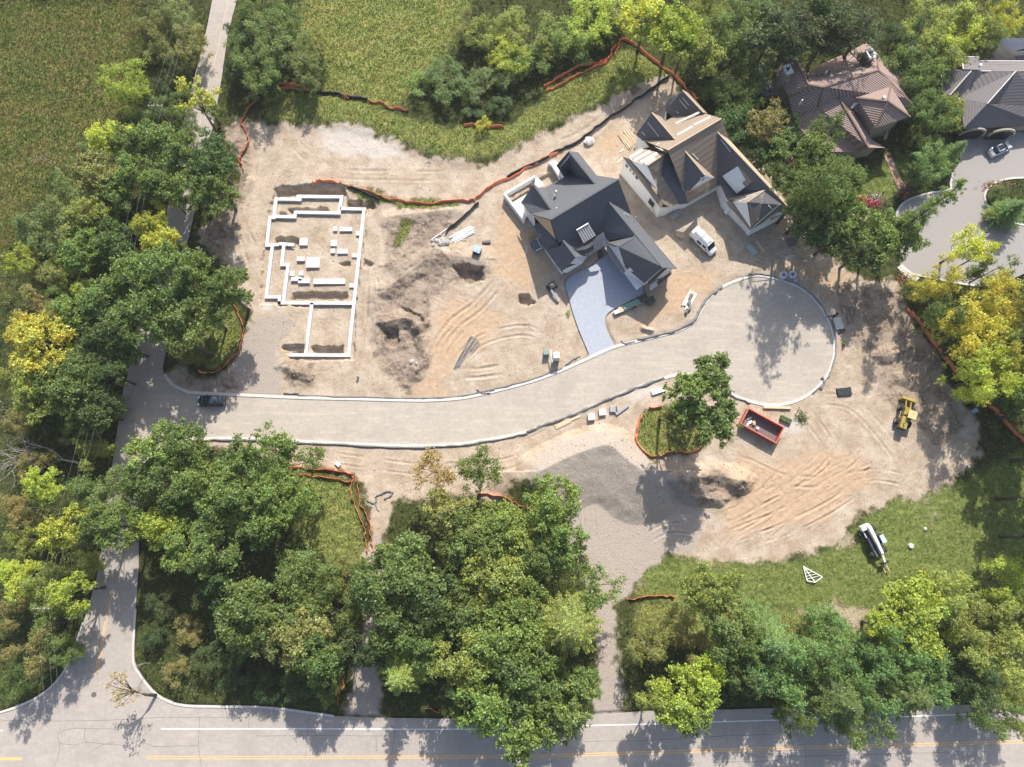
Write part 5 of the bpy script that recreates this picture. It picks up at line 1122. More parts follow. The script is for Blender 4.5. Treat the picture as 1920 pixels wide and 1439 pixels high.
# stone heap
for k in range(20):
    rng = random.Random(k + 70); x, y = 828 + rng.gauss(0, 9), 453 + rng.gauss(0, 5.5); b = MB(); r0 = rng.uniform(.25, .55)
    import bmesh
    bm_ = bmesh.new(); bmesh.ops.create_icosphere(bm_, subdivisions=2, radius=r0)
    for v in bm_.verts: v.co = v.co * rng.uniform(.8, 1.12); v.co.z *= .7
    me = bpy.data.meshes.new('boulder'); bm_.to_mesh(me); bm_.free(); me.materials.append(M['stone']); o = bpy.data.objects.new('boulder', me); link(o); o.location = G(x, y, r0 * .35)
    tag(o, 'grey boulder heaped at the end of the black silt fence', 'boulder', 'boulders heaped by the silt fence')
for x, y, r0, lab in ((773,679,.5,'grey boulder below the dark soil heap, left one'),(782,684,.35,'grey boulder below the dark soil heap, right one'),(1104,266,1.0,'large pale rock beside the silt fence behind the charcoal roofed house'),(1240,855,.18,'white stone under the orange fence ring'),(372,466,.35,'pale stone at the left road edge'),(1734,992,.3,'pale stone at the shaded grass edge'),(1530,1148,.4,'pinkish stone on the south east grass')):
    rng = random.Random(int(x)); bm_ = bmesh.new(); bmesh.ops.create_icosphere(bm_, subdivisions=2, radius=r0)
    for v in bm_.verts: v.co = v.co * rng.uniform(.78, 1.12); v.co.z *= .7
    me = bpy.data.meshes.new('rock'); bm_.to_mesh(me); bm_.free(); me.materials.append(M['membrane'] if 'pale' in lab or 'white' in lab else M['stone']); o = bpy.data.objects.new('rock', me); link(o); o.location = G(x, y, r0 * .3); tag(o, lab, 'rock')
# pipe coils
for x, y, r0, lab in ((1467,518,.68,'left one of the two large pale pipe coils behind the kerb'),(1484,517,.68,'right one of the two large pale pipe coils behind the kerb'),(1491,526,.36,'smallest pale pipe coil in front of the two large ones')):
    root = empty('pipe_coil', G(x, y), 0, lab, 'pipe coil', 'pipe coils behind the turning circle'); hgt = .75 if r0 > .5 else .4
    for j in range(int(hgt / .12)):
        t = MB(); ro = r0 * (.72 + .04 * (j % 2)); n = 22
        pts_ = [(ro * math.cos(2 * PI * q / n), ro * math.sin(2 * PI * q / n), .1 + j * .12) for q in range(n + 1)]; t.tube(pts_, r0 * .28, 8, cap=False); t.build('pipe_turn', M['coil'], root, smooth=True)
st_ = MB().cyl((0, 0, 0), (0, 0, .45), .42, 14, .38).build('stump', M['membrane'], None, bevel=.04); st_.location = G(1707, 1024); tag(st_, 'round pale stump on the grass right of the telehandler', 'stump')
# storm inlet, hydrant, poles, bits
inl = empty('storm_inlet', on(1571, 607, 0), .2, 'pale concrete storm inlet with dark rim at the east kerb of the turning circle', 'storm inlet')
MB().box((0, 0, .1), (1.4, 2.2, .3)).build('slab', M['concrete'], inl); MB().box((-.85, 0, .12), (.3, 2.1, .2)).build('grate', M['rust'], inl); MB().box((-.1, 1.5, .2), (1.2, .3, .3), rz=.5).build('inlet_sock', M['black'], inl); MB().box((.2, -1.5, .2), (1.3, .3, .3), rz=.2).build('inlet_sock', M['black'], inl)
for x, y, m_, lab in ((1581,647,'red','red fire hydrant right of the turning circle'),(672,708,'red','small hydrant like valve post on the sand left of the bend')):
    h_ = empty('hydrant', G(x, y), 0, lab, 'hydrant'); mm = M['red'] if x > 1000 else mat('green_post', (.25, .38, .28))
    MB().cyl((0, 0, 0), (0, 0, .75), .14, 12).build('barrel', mm, h_); MB().cyl((0, 0, .75), (0, 0, .92), .17, 12, .06).build('bonnet', mm, h_); MB().cyl((-.24, 0, .55), (.24, 0, .55), .08, 10).build('nozzle', mm, h_)
def utility_pole(px, py, top, lab, arm=0.0, H=11):
    b0 = G(px, py); root = empty('utility_pole', b0, 0, lab, 'utility pole'); MB().tube([(0, 0, -.5), (0, 0, H)], [.2, .13], 10).build('pole_shaft', M['pole'], root)
    MB().box((0, 0, H - .5), (2.6, .14, .16), rz=arm).build('crossarm', M['pole'], root)
    for s in (-1.15, -.5, .5, 1.15): MB().cyl((s * math.cos(arm), s * math.sin(arm), H - .42), (s * math.cos(arm), s * math.sin(arm), H - .2), .06, 8).build('insulator', M['membrane'], root)
    return Vector(b0) + Vector((0, 0, H - .3))
tp = P(290, 197, 11); b1 = (tp[0], tp[1])
def inv(x, y, h=0):
    dx, dy, dz = x - CAM[0], y - CAM[1], h - CAM[2]; yy = dy * _c + dz * _s; zz = -dy * _s + dz * _c; return 960 + FPX * dx / -zz, 719.5 - FPX * yy / -zz
poles = []
for (tx, ty), lab in (((290,197),'weathered utility pole rising from the bushes beside the narrow left road'), ((78,1141),'utility pole with crossarm among the bushes near the bottom junction')):
    q = P(tx, ty, 10.6); poles.append(utility_pole(*inv(q[0], q[1]), None, lab, H=11))
ends = [Vector(P(352, -60, 11)), poles[0], poles[1], Vector(P(92, 1560, 10.5))]
wr = MB()
for off in (-1.1, .2, 1.1):
    for e0, e1 in zip(ends[:-1], ends[1:]):
        pts_ = []
        for k in range(13):
            t = k / 12; p_ = e0.lerp(e1, t) + Vector((off, 0, -1.6 * 4 * t * (1 - t))); pts_.append(p_)
        b = MB().tube(pts_, .009, 4); o = b.build('power_line', mat('wire', (.32, .32, .32)) if off == -1.1 and e0 is ends[0] else bpy.data.materials['wire'], None); tag(o, 'thin overhead cable strung between the utility poles', 'power line', 'overhead cables along the left road')
# fallen truss
tz = empty('roof_truss', G(1522, 1077), 0, 'fallen white lattice truss on the grass left of the telehandler', 'truss'); tb = [Vector(G(*p_, .25)) - tz.location for p_ in ((1505,1062),(1512,1089),(1527,1092),(1541,1082))]
for q0, q1 in ((tb[0], tb[1]), (tb[0], tb[2]), (tb[0], tb[3]), (tb[1], tb[2]), (tb[2], tb[3])): MB().bar(q0, q1, .12, .1).build('chord', M['white'], tz)
for t in (.3, .5, .7, .88): MB().bar(tb[0].lerp(tb[1], t), tb[0].lerp(tb[3], t), .09, .08).build('rung', M['membrane'], tz)
# flower beds and garden path of the tiled house
sheet('garden_path', smooth_line(world2([(1656,288),(1668,287),(1680,315),(1690,338),(1700,352),(1690,358),(1680,346),(1668,318)]), 3, True), .07, M['brick'])
sheet('garden_path', smooth_line(world2([(1458,262),(1470,258),(1482,285),(1488,310),(1472,300)]), 3, True), .07, M['brick']); sheet('garden_path', world2([(1605,405),(1615,397),(1634,403),(1618,418)]), .06, M['brick'])
sheet('court_apron', world2([(1682,502),(1691,496),(1712,514),(1724,522),(1716,528),(1698,520)]), .09, M['concrete'])
def flowers(px, py, n, rx, ry, colr, lab):
    rng = np.random.RandomState(int(px)); c = G(px, py); p_ = np.column_stack([rng.normal(0, rx, n), rng.normal(0, ry, n), rng.uniform(.15, .45, n)]); Vv, Ff = leaves(p_, np.tile([0, 0, 1.], (n, 1)), .11, rng, asp=.9, jit=.4)
    root = empty('flower_patch', c, 0, lab, 'flower bed'); o = bpy.data.objects.new('blossom', npmesh('blossom', Vv, Ff, M['leaf'])); link(o, root); o.color = (*colr, 1)
    Vv, Ff = leaves(p_ * [1.1, 1.1, .7], np.tile([0, 0, 1.], (n, 1)), .14, rng); o = bpy.data.objects.new('foliage', npmesh('foliage', Vv, Ff, M['leaf'])); link(o, root); o.color = (.07, .13, .03, 1)
flowers(1618,374,120,.5,.35,(.75,.25,.03),'orange flower patch on the lawn of the tiled house')
flowers(1632,382,220,1.0,.4,(.55,.03,.10),'crimson flower row on the lawn of the tiled house')
flowers(1640,372,160,.9,.5,(.55,.45,.45),'pale pink flower bed behind the crimson row')
flowers(1856,352,120,.7,.4,(.45,.05,.06),'red flower patch on the planted court island')
flowers(1872,348,160,1.3,.4,(.40,.22,.10),'russet flower edge on the planted court island')
flowers(1581,645,20,.2,.2,(.10,.30,.08),'tiny green weed beside the red hydrant')
flowers(1502,783,160,.45,.5,(.16,.19,.06),'single green weed clump right of the dumpster')
flowers(1692,520,100,.7,.5,(.50,.22,.12),'reddish shrub blossom at the court corner')

rngO = random.Random(21)
for k in range(46):
    cx_, cy_, sx_, sy_ = rngO.choice(((1465, 485, 30, 28), (1500, 440, 22, 30), (1180, 300, 22, 25), (1010, 440, 18, 35), (860, 450, 35, 18), (1290, 470, 40, 25), (1220, 640, 30, 15), (1060, 700, 40, 20)))
    x, y = cx_ + rngO.gauss(0, sx_ * .5), cy_ + rngO.gauss(0, sy_ * .5); px_ = P2(x, y)
    if sdist(np.array([px_[0]]), np.array([px_[1]]), cul_poly)[0] > -.8: continue
    o = MB().box((0, 0, .05), (rngO.uniform(.5, 1.8), rngO.uniform(.08, .25), .07)).build('timber_offcut', M[rngO.choice(('lumber', 'lumber', 'membrane', 'osb'))]); o.location = G(x, y); o.rotation_euler.z = rngO.uniform(0, 3.1)
    tag(o, 'short pale timber offcut lying loose on the bare soil', 'timber offcut', 'timber offcuts scattered over the site')
# ------------------------------------------------------------------ foliage
def clumps(cen, rad, per, rng, up=.25, tw=15, fuzz=.16):
    """leaves bunched along short twigs that radiate from every clump centre"""
    out = []; nor = []
    for c, r in zip(cen, rad):
        k = int(per * (r / 1.2) ** 2); m_ = max(5, int(tw * (r / 1.1) ** 1.6)); D = rng.normal(0, 1, (m_, 3)); D[:, 2] = D[:, 2] * .75 + up; D /= np.linalg.norm(D, axis=1)[:, None]
        Lt = rng.uniform(.65, 1.3, m_); pick = rng.randint(0, m_, k); d = D[pick]; rr_ = r * Lt[pick] * rng.uniform(.1, 1.0, k) ** .6
        out.append(c + (d * rr_[:, None] + rng.normal(0, fuzz * r, (k, 3))) * [1, 1, .82]); nor.append(d * .75 + [0, 0, .6])
    return np.concatenate(out), np.concatenate(nor)
def limbs(b, tips, H, r0, rng, z_split=.35, lean=(0, 0)):
    top = H * .72
    trunk = [(0, 0, -.5), (lean[0] * .1, lean[1] * .1, H * .15), (lean[0] * .35, lean[1] * .35, H * z_split), (lean[0] * .8, lean[1] * .8, top)]
    b.tube(trunk, [r0 * 1.35, r0, r0 * .8, r0 * .25], 9)
    for t in tips:
        t = np.array(t); z0 = H * (z_split - .1 + .25 * rng.random()); f = z0 / top
        s_ = np.array([lean[0] * f * .7, lean[1] * f * .7, z0]); m_ = s_ * .45 + t * .55 + np.array([rng.normal(0, .35), rng.normal(0, .35), -.3])
        b.tube([s_, s_ * .75 + m_ * .25 + [0, 0, .2], m_, t * .97 + s_ * .03], [r0 * .5, r0 * .36, r0 * .24, r0 * .07], 6)
def proto_broad(seed, nl=8, R_=5.0, H=14.0, leaf=.175, per=235, open_=0.0, zc=.62, flat=.85, lean=(0, 0)):
    rng = np.random.RandomState(seed); cen = []; rad = []; tips = []
    for k in range(nl):
        az = 2 * PI * k / nl + rng.normal(0, .25); el = rng.uniform(.05, .75); rr_ = R_ * rng.uniform(.52, .80)
        c = np.array([math.cos(az) * math.cos(el) * rr_ + lean[0], math.sin(az) * math.cos(el) * rr_ + lean[1], H * zc + math.sin(el) * rr_ * flat])
        tips.append(c)
        for j in range(rng.randint(6, 10)):
            d = rng.normal(0, 1, 3); d[2] = d[2] * .55 + .1; d /= np.linalg.norm(d); q = c + d * R_ * rng.uniform(.12, .40)
            cen.append(q); rad.append(rng.uniform(.62, 1.25) * R_ / 5)
    for j in range(int(9 * (1 - open_))):
        az = rng.uniform(0, 2 * PI); rr_ = R_ * rng.uniform(0, .4)
        cen.append(np.array([math.cos(az) * rr_ + lean[0], math.sin(az) * rr_ + lean[1], H * zc + R_ * flat * rng.uniform(.55, .95)])); rad.append(rng.uniform(.8, 1.35) * R_ / 5)
    tips.append(np.array([lean[0], lean[1], H * zc + R_ * .5]))
    C_, N_ = clumps(cen, rad, per, rng); Vv, Ff = leaves(C_, N_, leaf, rng)
    b = MB(); limbs(b, tips, H, .26, rng, lean=lean); return Vv, Ff, b
def proto_soft(seed, R_=5.0, H=10.0, leaf=.135, n=9, per=330):
    """willow or shrubby thicket: rounded masses of fine leaves on upright feathery shoots"""
    rng = np.random.RandomState(seed); cen = []; rad = []; tips = []
    for k in range(n + 3):
        az = rng.uniform(0, 2 * PI); rr_ = R_ * math.sqrt(rng.uniform(.02, .62)); c = np.array([math.cos(az) * rr_, math.sin(az) * rr_, H * rng.uniform(.45, .78)]); tips.append(c)
        for j in range(rng.randint(4, 9)):
            d = rng.normal(0, 1, 3); d /= np.linalg.norm(d); cen.append(c + d * R_ * rng.uniform(.08, .32) * [1, 1, .8]); rad.append(rng.uniform(.55, 1.15) * R_ / 5)
        for j in range(3):
            cen.append(c * [1, 1, rng.uniform(.35, .8)] + np.append(rng.normal(0, .6, 2), 0)); rad.append(rng.uniform(.6, 1.1) * R_ / 5)
    C_, N_ = clumps(cen, rad, per * .85, rng, .55, 24, .10); Vv, Ff = leaves(C_, N_, leaf, rng, asp=.38, jit=.6)
    b = MB(); limbs(b, tips[:6], H, .18, rng, .25); return Vv, Ff, b
def proto_spruce(seed, R_=4.0, H=15.0, whorls=17, nb=11, leaf=.13):
    rng = np.random.RandomState(seed); Cs = []; Ns = []; b = MB(); b.tube([(0, 0, -.3), (0, 0, H * .5), (0, 0, H)], [.26, .16, .03], 8)
    for w in range(whorls):
        f = (w + .5) / whorls; z = H * (.12 + .86 * f); L = R_ * (1 - f) ** .8 * rng.uniform(.85, 1.08) + .25
        for k in range(nb - int(4 * f)):
            az = 2 * PI * k / (nb - int(4 * f)) + w * 1.7 + rng.normal(0, .1); l_ = L * rng.uniform(.75, 1.12); m_ = max(4, int(l_ * 6)); dirv = np.array([math.cos(az), math.sin(az), 0])
            zz = lambda s: z - .28 * s * l_ + .12 * (s * l_) ** 2 / max(l_, .1)
            b.tube([tuple(dirv * .1 + [0, 0, z]), tuple(dirv * l_ + [0, 0, zz(1)])], [.04, .012], 4)
            side = np.array([-dirv[1], dirv[0], 0])
            for j in range(m_):
                s = (j + .6) / m_; base = dirv * s * l_ + [0, 0, zz(s)]; wd = .45 * l_ ** .5 * (1 - .75 * s) * .8
                kk = 9; o_ = rng.uniform(-1, 1, kk)
                Cs.append(base + side * (o_ * wd)[:, None] + dirv * (rng.normal(0, .08, kk) + .2 * abs(o_) * wd)[:, None] + np.stack([0 * o_, 0 * o_, -abs(o_) * .1 + rng.normal(0, .04, kk)], 1)); Ns.append(np.tile([0, 0, 1.0], (kk, 1)))
    C_ = np.concatenate(Cs); Vv, Ff = leaves(C_, np.concatenate(Ns), leaf, rng, asp=.32, jit=.45); return Vv, Ff, b
def proto_pine(seed, R_=4.5, H=18.0, leaf=.17):
    rng = np.random.RandomState(seed); cen = []; rad = []; tips = []
    for k in range(20):
        az = rng.uniform(0, 2 * PI); f = rng.uniform(.42, 1); rr_ = R_ * (1.1 - .75 * f) * rng.uniform(.55, 1.1); c = np.array([math.cos(az) * rr_, math.sin(az) * rr_, H * f * .97]); tips.append(c)
        for j in range(5):
            cen.append(c + np.array([rng.normal(0, .75), rng.normal(0, .75), rng.normal(0, .2)])); rad.append(rng.uniform(.5, .95))
    C_, N_ = clumps(cen, rad, 230, rng, .2); Vv, Ff = leaves(C_, N_, leaf, rng, asp=.3, jit=.9)
    b = MB(); b.tube([(0, 0, -.4), (0, 0, H * .55), (0, 0, H * .97)], [.3, .2, .06], 9)
    for t in tips: b.tube([(0, 0, t[2] - 1.2), tuple(t)], [.09, .03], 5)
    return Vv, Ff, b
def bare_branches(b, p, d, L, r, rng, depth=4):
    p = Vector(p); d = Vector(d).normalized(); q = p + d * L * .5; e = q + (d + Vector([rng.uniform(-.18, .18) for _ in range(3)])).normalized() * L * .5
    b.tube([p, q, e], [r, r * .8, r * .6], 5 if depth < 3 else 7, cap=False)
    if depth == 0: return
    for k in range(rng.choice((2, 3, 3))):
        nd = (d + Vector([rng.uniform(-.75, .75), rng.uniform(-.75, .75), rng.uniform(-.4, .5)])).normalized()
        bare_branches(b, q if k == 0 else e, nd, L * rng.uniform(.6, .85), r * .55, rng, depth - 1)

PROTO = {}
def add_proto(key, fn, R_, H, top, **k):
    Vv, Ff, b = fn(**k); cm = npmesh('crown', Vv, Ff, M['leaf'])
    tm = bpy.data.meshes.new('trunk'); tm.from_pydata(b.v, [], b.f); tm.materials.append(M['bark']); tm.polygons.foreach_set('use_smooth', [True] * len(tm.polygons)); tm.update()
    PROTO.setdefault(key, []).append((cm, tm, R_, H, top))
for s_ in range(5): add_proto('b', proto_broad, 5, 14, .72, seed=10 + s_, nl=7 + s_ % 3)
for s_ in range(3): add_proto('a', proto_broad, 5, 14, .70, seed=30 + s_, nl=7, per=140, open_=.8, leaf=.17)
for s_ in range(2): add_proto('s', proto_spruce, 4, 15, .55, seed=50 + s_)
for s_ in range(2): add_proto('p', proto_pine, 4.5, 18, .75, seed=60 + s_)
for s_ in range(4): add_proto('w', proto_soft, 5, 10, .68, seed=70 + s_)
COLS = {  # leaf colours
    'g': (0.180, 0.259, 0.064), 'd': (0.114, 0.178, 0.050), 'm': (0.222, 0.316, 0.068), 'l': (0.372, 0.471, 0.061), 'Y': (.56, .55, .07), 'y': (0.504, 0.529, 0.072),
    'o': (0.312, 0.328, 0.094), 'w': (0.240, 0.310, 0.094), 'k': (0.102, 0.155, 0.050), 'n': (0.480, 0.380, 0.143), 'v': (0.324, 0.385, 0.083), 't': (0.198, 0.328, 0.094), 'x': (0.312, 0.287, 0.088), 'p': (0.168, 0.092, 0.088), 'e': (0.360, 0.483, 0.099)}
LOOK = {'g': 'mid green leafy', 'd': 'dark green dense', 'm': 'fresh green leafy', 'l': 'bright lime green', 'Y': 'golden yellow', 'y': 'yellow green', 'o': 'olive green', 'w': 'soft grey green', 'k': 'deep green',
        'n': 'browning autumn', 'v': 'light olive green', 't': 'blue green', 'x': 'dull brownish green', 'p': 'purple leaved', 'e': 'pale green'}
KINDN = {'b': 'deciduous_tree', 'a': 'open_crowned_tree', 's': 'spruce_tree', 'p': 'pine_tree', 'w': 'willow_shrub'}
KINDL = {'b': 'broadleaf tree', 'a': 'open crowned tree', 's': 'spruce tree', 'p': 'pine tree', 'w': 'bushy willow'}
# crown centre x, y and radius in pixels, kind, colour, height in metres (0 = by size)
TR = """
285,50,38,w,o 330,18,36,w,w 350,75,34,w,o 300,98,30,w,o 262,60,22,w,x 330,120,26,w,k 235,148,46,w,y 272,195,30,w,g 310,160,24,w,k 340,165,20,w,g 318,198,30,w,g
345,228,24,w,g 290,225,22,w,g 470,18,36,w,g 502,68,44,w,w 455,88,40,w,w 548,92,40,w,w 532,28,40,w,g 480,132,42,w,g 562,128,38,w,w 445,55,28,w,k 500,160,24,w,k
590,75,24,w,o 435,130,22,w,k 205,262,40,b,y 248,270,40,b,g 292,262,42,b,m 150,300,32,w,w 342,292,46,b,g 396,300,46,b,d 248,325,46,b,m 182,332,46,b,o 302,335,42,b,g
405,352,42,b,g 358,355,42,b,m 312,366,28,b,y 118,362,40,w,w 62,425,44,w,w 102,430,46,w,w 160,400,42,b,v 218,372,38,b,g 150,472,44,b,m 202,452,42,b,g 232,488,34,b,k
278,422,30,b,y 302,458,36,b,y 330,482,26,b,g 38,490,28,a,y 62,525,42,w,o 190,420,30,b,d 120,500,30,w,v 60,470,26,w,x 305,512,56,b,g,16 362,522,50,b,g,16 422,545,48,b,g,15
242,522,48,b,m,15 190,562,46,b,g 265,592,56,b,g,16 338,602,56,b,g,15 384,590,40,a,m,13 130,582,38,b,m 158,545,24,b,y 192,622,46,b,d 232,648,34,b,g 62,582,44,w,x 100,560,30,w,g
78,642,62,b,y,14 45,620,34,b,Y 28,702,42,w,v 150,692,42,b,g 202,702,38,b,d 120,732,50,b,g 172,772,42,b,d 62,742,42,b,v 215,760,24,w,g 140,812,28,w,g 168,852,36,w,v
30,790,28,w,x 90,790,26,w,k 78,912,36,b,y 32,952,36,w,x 152,932,46,w,g 212,922,46,w,w 120,992,46,b,y 42,1012,32,w,v 182,988,38,b,g,14 225,985,44,b,m,15 60,870,30,w,x
30,1080,42,w,y 78,1096,42,w,v 132,1112,44,b,l 95,1172,44,w,m 50,1222,44,w,x 112,1222,32,w,g 30,1282,32,w,g 150,1062,30,w,v 15,1150,36,w,x 80,1130,28,w,m 290,842,50,b,m,15
345,832,48,b,g,15 300,902,52,b,g 368,902,52,b,m,15 502,842,52,a,m,14 452,872,46,b,g 562,862,38,a,m 432,932,56,b,g,15 512,932,52,b,m 482,985,44,b,g 572,930,42,a,m 292,986,44,b,l
392,1032,52,b,g 342,1020,44,b,m 398,980,44,b,g 330,955,36,b,g 250,900,30,b,g 260,945,36,w,g 520,1112,88,w,g,14 462,1150,60,b,g 582,1085,58,w,g,12 622,1152,58,w,g,12 560,1202,60,b,o,12
602,1242,46,b,g 500,1185,50,w,w,12 420,1090,40,b,d 645,1090,40,w,o 760,1082,76,b,g,16 702,1090,50,b,g 822,1130,58,b,d,15 732,1160,58,b,g,14 702,1220,30,b,k 655,1215,34,b,k 812,882,38,a,n,13
900,885,48,a,g,14 842,962,52,b,o 930,985,52,b,m 872,1015,58,b,g,15 962,1000,46,b,v 1036,942,52,b,m,15 1052,1000,48,b,m,15 1018,1045,48,b,g 1060,1050,36,a,g 930,1082,62,b,v,15 972,1130,52,b,m,16
882,1152,62,b,g,15 942,1202,70,b,m,16 862,1240,58,b,v 990,1268,64,b,g,17 920,1312,70,b,m,16 1052,1332,58,b,g,16 982,1372,58,b,m,16 1035,1282,40,b,g,12 800,1210,40,b,g 1120,1100,42,a,m,12 870,1310,42,b,g
 1090,1290,40,b,g 755,1266,52,s,e,13 1065,1171,80,s,v,20.5 1215,1210,42,w,o 1262,1160,36,w,o 1332,1110,56,b,v 1362,1180,54,b,g 1275,1315,58,b,l,13 1322,1275,40,b,l,12 1400,1210,42,b,g
1300,1215,36,w,x 1230,1310,36,b,v,11 1300,1345,38,b,m,12 1440,1202,62,s,t,14 1470,1262,62,w,t,14 1542,1232,62,w,t,14 1572,1312,66,s,g,14 1642,1272,64,w,t,13 1682,1222,54,w,t,13 1702,1302,60,s,g,13 1622,1342,54,w,g,12
1502,1322,52,w,g,12 1742,1270,52,w,t,12 1560,1180,48,w,t,12 1405,1270,40,b,d 1712,1152,66,b,l,13 1668,1180,44,b,l,12 1792,1110,56,w,v,12 1842,1162,62,w,v,12 1892,1092,52,w,y,12 1882,1232,60,w,v,12 1832,1272,54,w,k,11
1862,1330,46,w,g,10 1908,1340,44,w,v,10 1760,1190,44,w,l 1740,1090,36,w,v 1905,1160,46,w,v 1766,516,44,w,Y,13.0 1822,458,38,a,Y,13 1850,470,26,a,Y,13 1892,562,50,w,Y,14.5 1872,502,36,w,g,11.6 1832,622,60,w,Y,15.9
1782,582,42,w,g,11.6 1862,702,52,w,y,15.9 1902,642,52,w,y,15.9 1803,640,30,w,d,8 1852,732,28,w,l,9 1928,735,40,w,g,12 1842,700,28,w,k,8 1728,540,24,w,g,4 1870,640,44,w,v,14.5 1905,700,40,w,Y,13.0 
1662,442,50,b,m,13 1618,470,44,b,d,12 1700,440,34,b,m,12  1556,352,54,p,g,24 1535,330,50,p,g,24 1576,352,40,p,m,22 1538,402,52,b,d,15 1532,292,42,b,g,14 1568,442,40,b,d,12
1588,335,36,b,g,14 1556,238,34,a,g,14 1582,380,46,b,m,15 1440,232,38,b,x,11 1392,196,32,w,g,9 1452,272,38,b,g,9 1375,232,40,b,d,10 1420,300,36,b,d,8 1470,330,34,b,d,9 1480,380,30,b,g,9 1745,305,36,w,t,8
1722,340,18,w,d,4 300,1130,32,w,k,4 352,1180,34,w,x,4 392,1232,32,w,k,4 330,1262,26,w,x,3 442,1268,32,w,k,4 282,1192,26,w,k,4 562,1288,32,w,k,5 502,1292,28,w,k,4 612,1302,24,w,g,4 420,1170,30,w,k,5 460,1215,28,w,g,4 1478,205,24,w,d,6 1486,245,24,w,k,6 1790,284,28,s,t,8 1752,212,40,w,g,9 1785,205,32,w,v,8 1722,178,36,w,d,9  1700,355,18,w,p,3 1735,250,30,w,g,6 1900,392,34,s,t,7 1872,398,22,w,v,3 1875,362,20,w,g,3
905,62,34,w,v 932,92,32,w,y 882,38,30,w,o 960,42,38,w,v 842,148,44,w,g,6 800,155,34,w,m,4.5 880,158,36,w,g,5 935,138,36,w,w,5 962,112,34,w,y 1002,62,48,w,v 1003,112,36,w,g
1052,58,48,w,m 1102,32,50,w,l 1085,78,38,w,g,6 1130,48,36,w,d,7 1152,15,40,w,v 1212,32,46,b,Y,13 1262,52,50,b,l,14 1315,98,42,b,v,13 1342,62,50,w,g,12 1285,82,36,b,l,12 1350,148,34,w,g,9
1342,132,44,w,k,11 1382,92,50,w,g,12 1376,190,34,w,g,9 1450,62,60,b,k,15 1402,30,46,w,g,10 1502,42,62,p,k,16 1562,52,60,b,k,15 1622,52,60,p,k,16 1705,62,40,w,k,11 1702,122,46,w,g,10 1732,42,50,w,v,10
1802,52,50,w,y,10 1852,22,44,w,v,10 1782,92,46,w,v,9 1852,70,30,w,g,8 1902,22,32,w,Y,9 1412,140,40,w,g,10 1330,15,40,w,v,9  1530,20,40,b,d,14 1740,130,40,w,m,9 
 888,205,20,w,d,3 940,196,24,w,d,4   905,232,14,w,y,2.5  1840,95,24,w,x,6 1985,560,60,b,g,20 2010,660,64,b,v,20 1990,760,60,b,g,20
2020,850,64,b,m,20 1990,930,60,b,d,20 1995,480,50,b,g,17 1985,1010,56,b,g,18 
"""
LM = [('the parked dark car', 400, 750), ('the timber utility pole', 305, 225), ('the round manhole cover', 176, 1303), ('the long concrete footing', 590, 520), ('the clay tiled house', 1590, 190), ('the unfinished brown house', 1310, 290),
      ('the charcoal roofed house', 1110, 400), ('the grey shingled house', 1850, 180), ('the parked white car', 1870, 277), ('the white telehandler', 1630, 1012), ('the yellow wheel loader', 1693, 775), ('the red dumpster', 1430, 798),
      ('the grey gravel mound', 1110, 870), ('the bleached dead tree', 90, 850), ('the paved neighbour court', 1800, 440), ('the fallen white truss', 1522, 1077), ('the tall orange fence corner', 670, 895), ('the pointed orange fence peak', 1168, 78), ('the lime spruce', 755, 1266), ('the star shaped spruce', 1065, 1171)]
def where(x, y):
    best = min(LM, key=lambda q: math.hypot(q[1] - x, q[2] - y)); dx, dy = x - best[1], y - best[2]; a = math.degrees(math.atan2(-dy, dx)) % 360
    s = ['right of', 'above and right of', 'above', 'above and left of', 'left of', 'below and left of', 'below', 'below and right of'][int(((a + 22.5) % 360) // 45)]
    return s, best[0], math.hypot(dx, dy)
recs = []
for tok in TR.split():
    q = tok.split(','); x, y, r = float(q[0]), float(q[1]), float(q[2]); kd, cl = q[3], q[4]
    h = float(q[5]) if len(q) > 5 else {'w': 3.2 + r * .14, 'b': 5.5 + r * .17, 'a': 6 + r * .17, 's': 13, 'p': 16}[kd]
    recs.append([x, y, r, kd, cl, h])
used = {}
for i, (x, y, r, kd, cl, h) in enumerate(recs):
    s, lm, d = where(x, y); used.setdefault((kd, cl, s, lm), []).append((d, i))
LAB = {}
ORD = ['nearest one', 'second nearest', 'third nearest', 'fourth nearest', 'fifth nearest', 'sixth nearest', 'seventh nearest', 'eighth nearest', 'ninth nearest']
for (kd, cl, s, lm), lst in used.items():
    lst.sort(); small = lambda r: 'small ' if r < 32 else ('large ' if r > 54 else '')
    for k, (d, i) in enumerate(lst):
        LAB[i] = f"{small(recs[i][2])}{LOOK[cl]} {KINDL[kd]} {s.replace('above and', 'upper').replace('below and', 'lower')} {lm}" + (f", {ORD[min(k, 8)]}" if len(lst) > 1 else '')
        if 'spruce' in lm and kd == 's' and d < 5: LAB[i] = {'the lime spruce': 'lime green spruce tree beside the gravel path near the bottom road', 'the star shaped spruce': 'tall olive spruce tree seen as a star beside the gravel access path'}[lm]
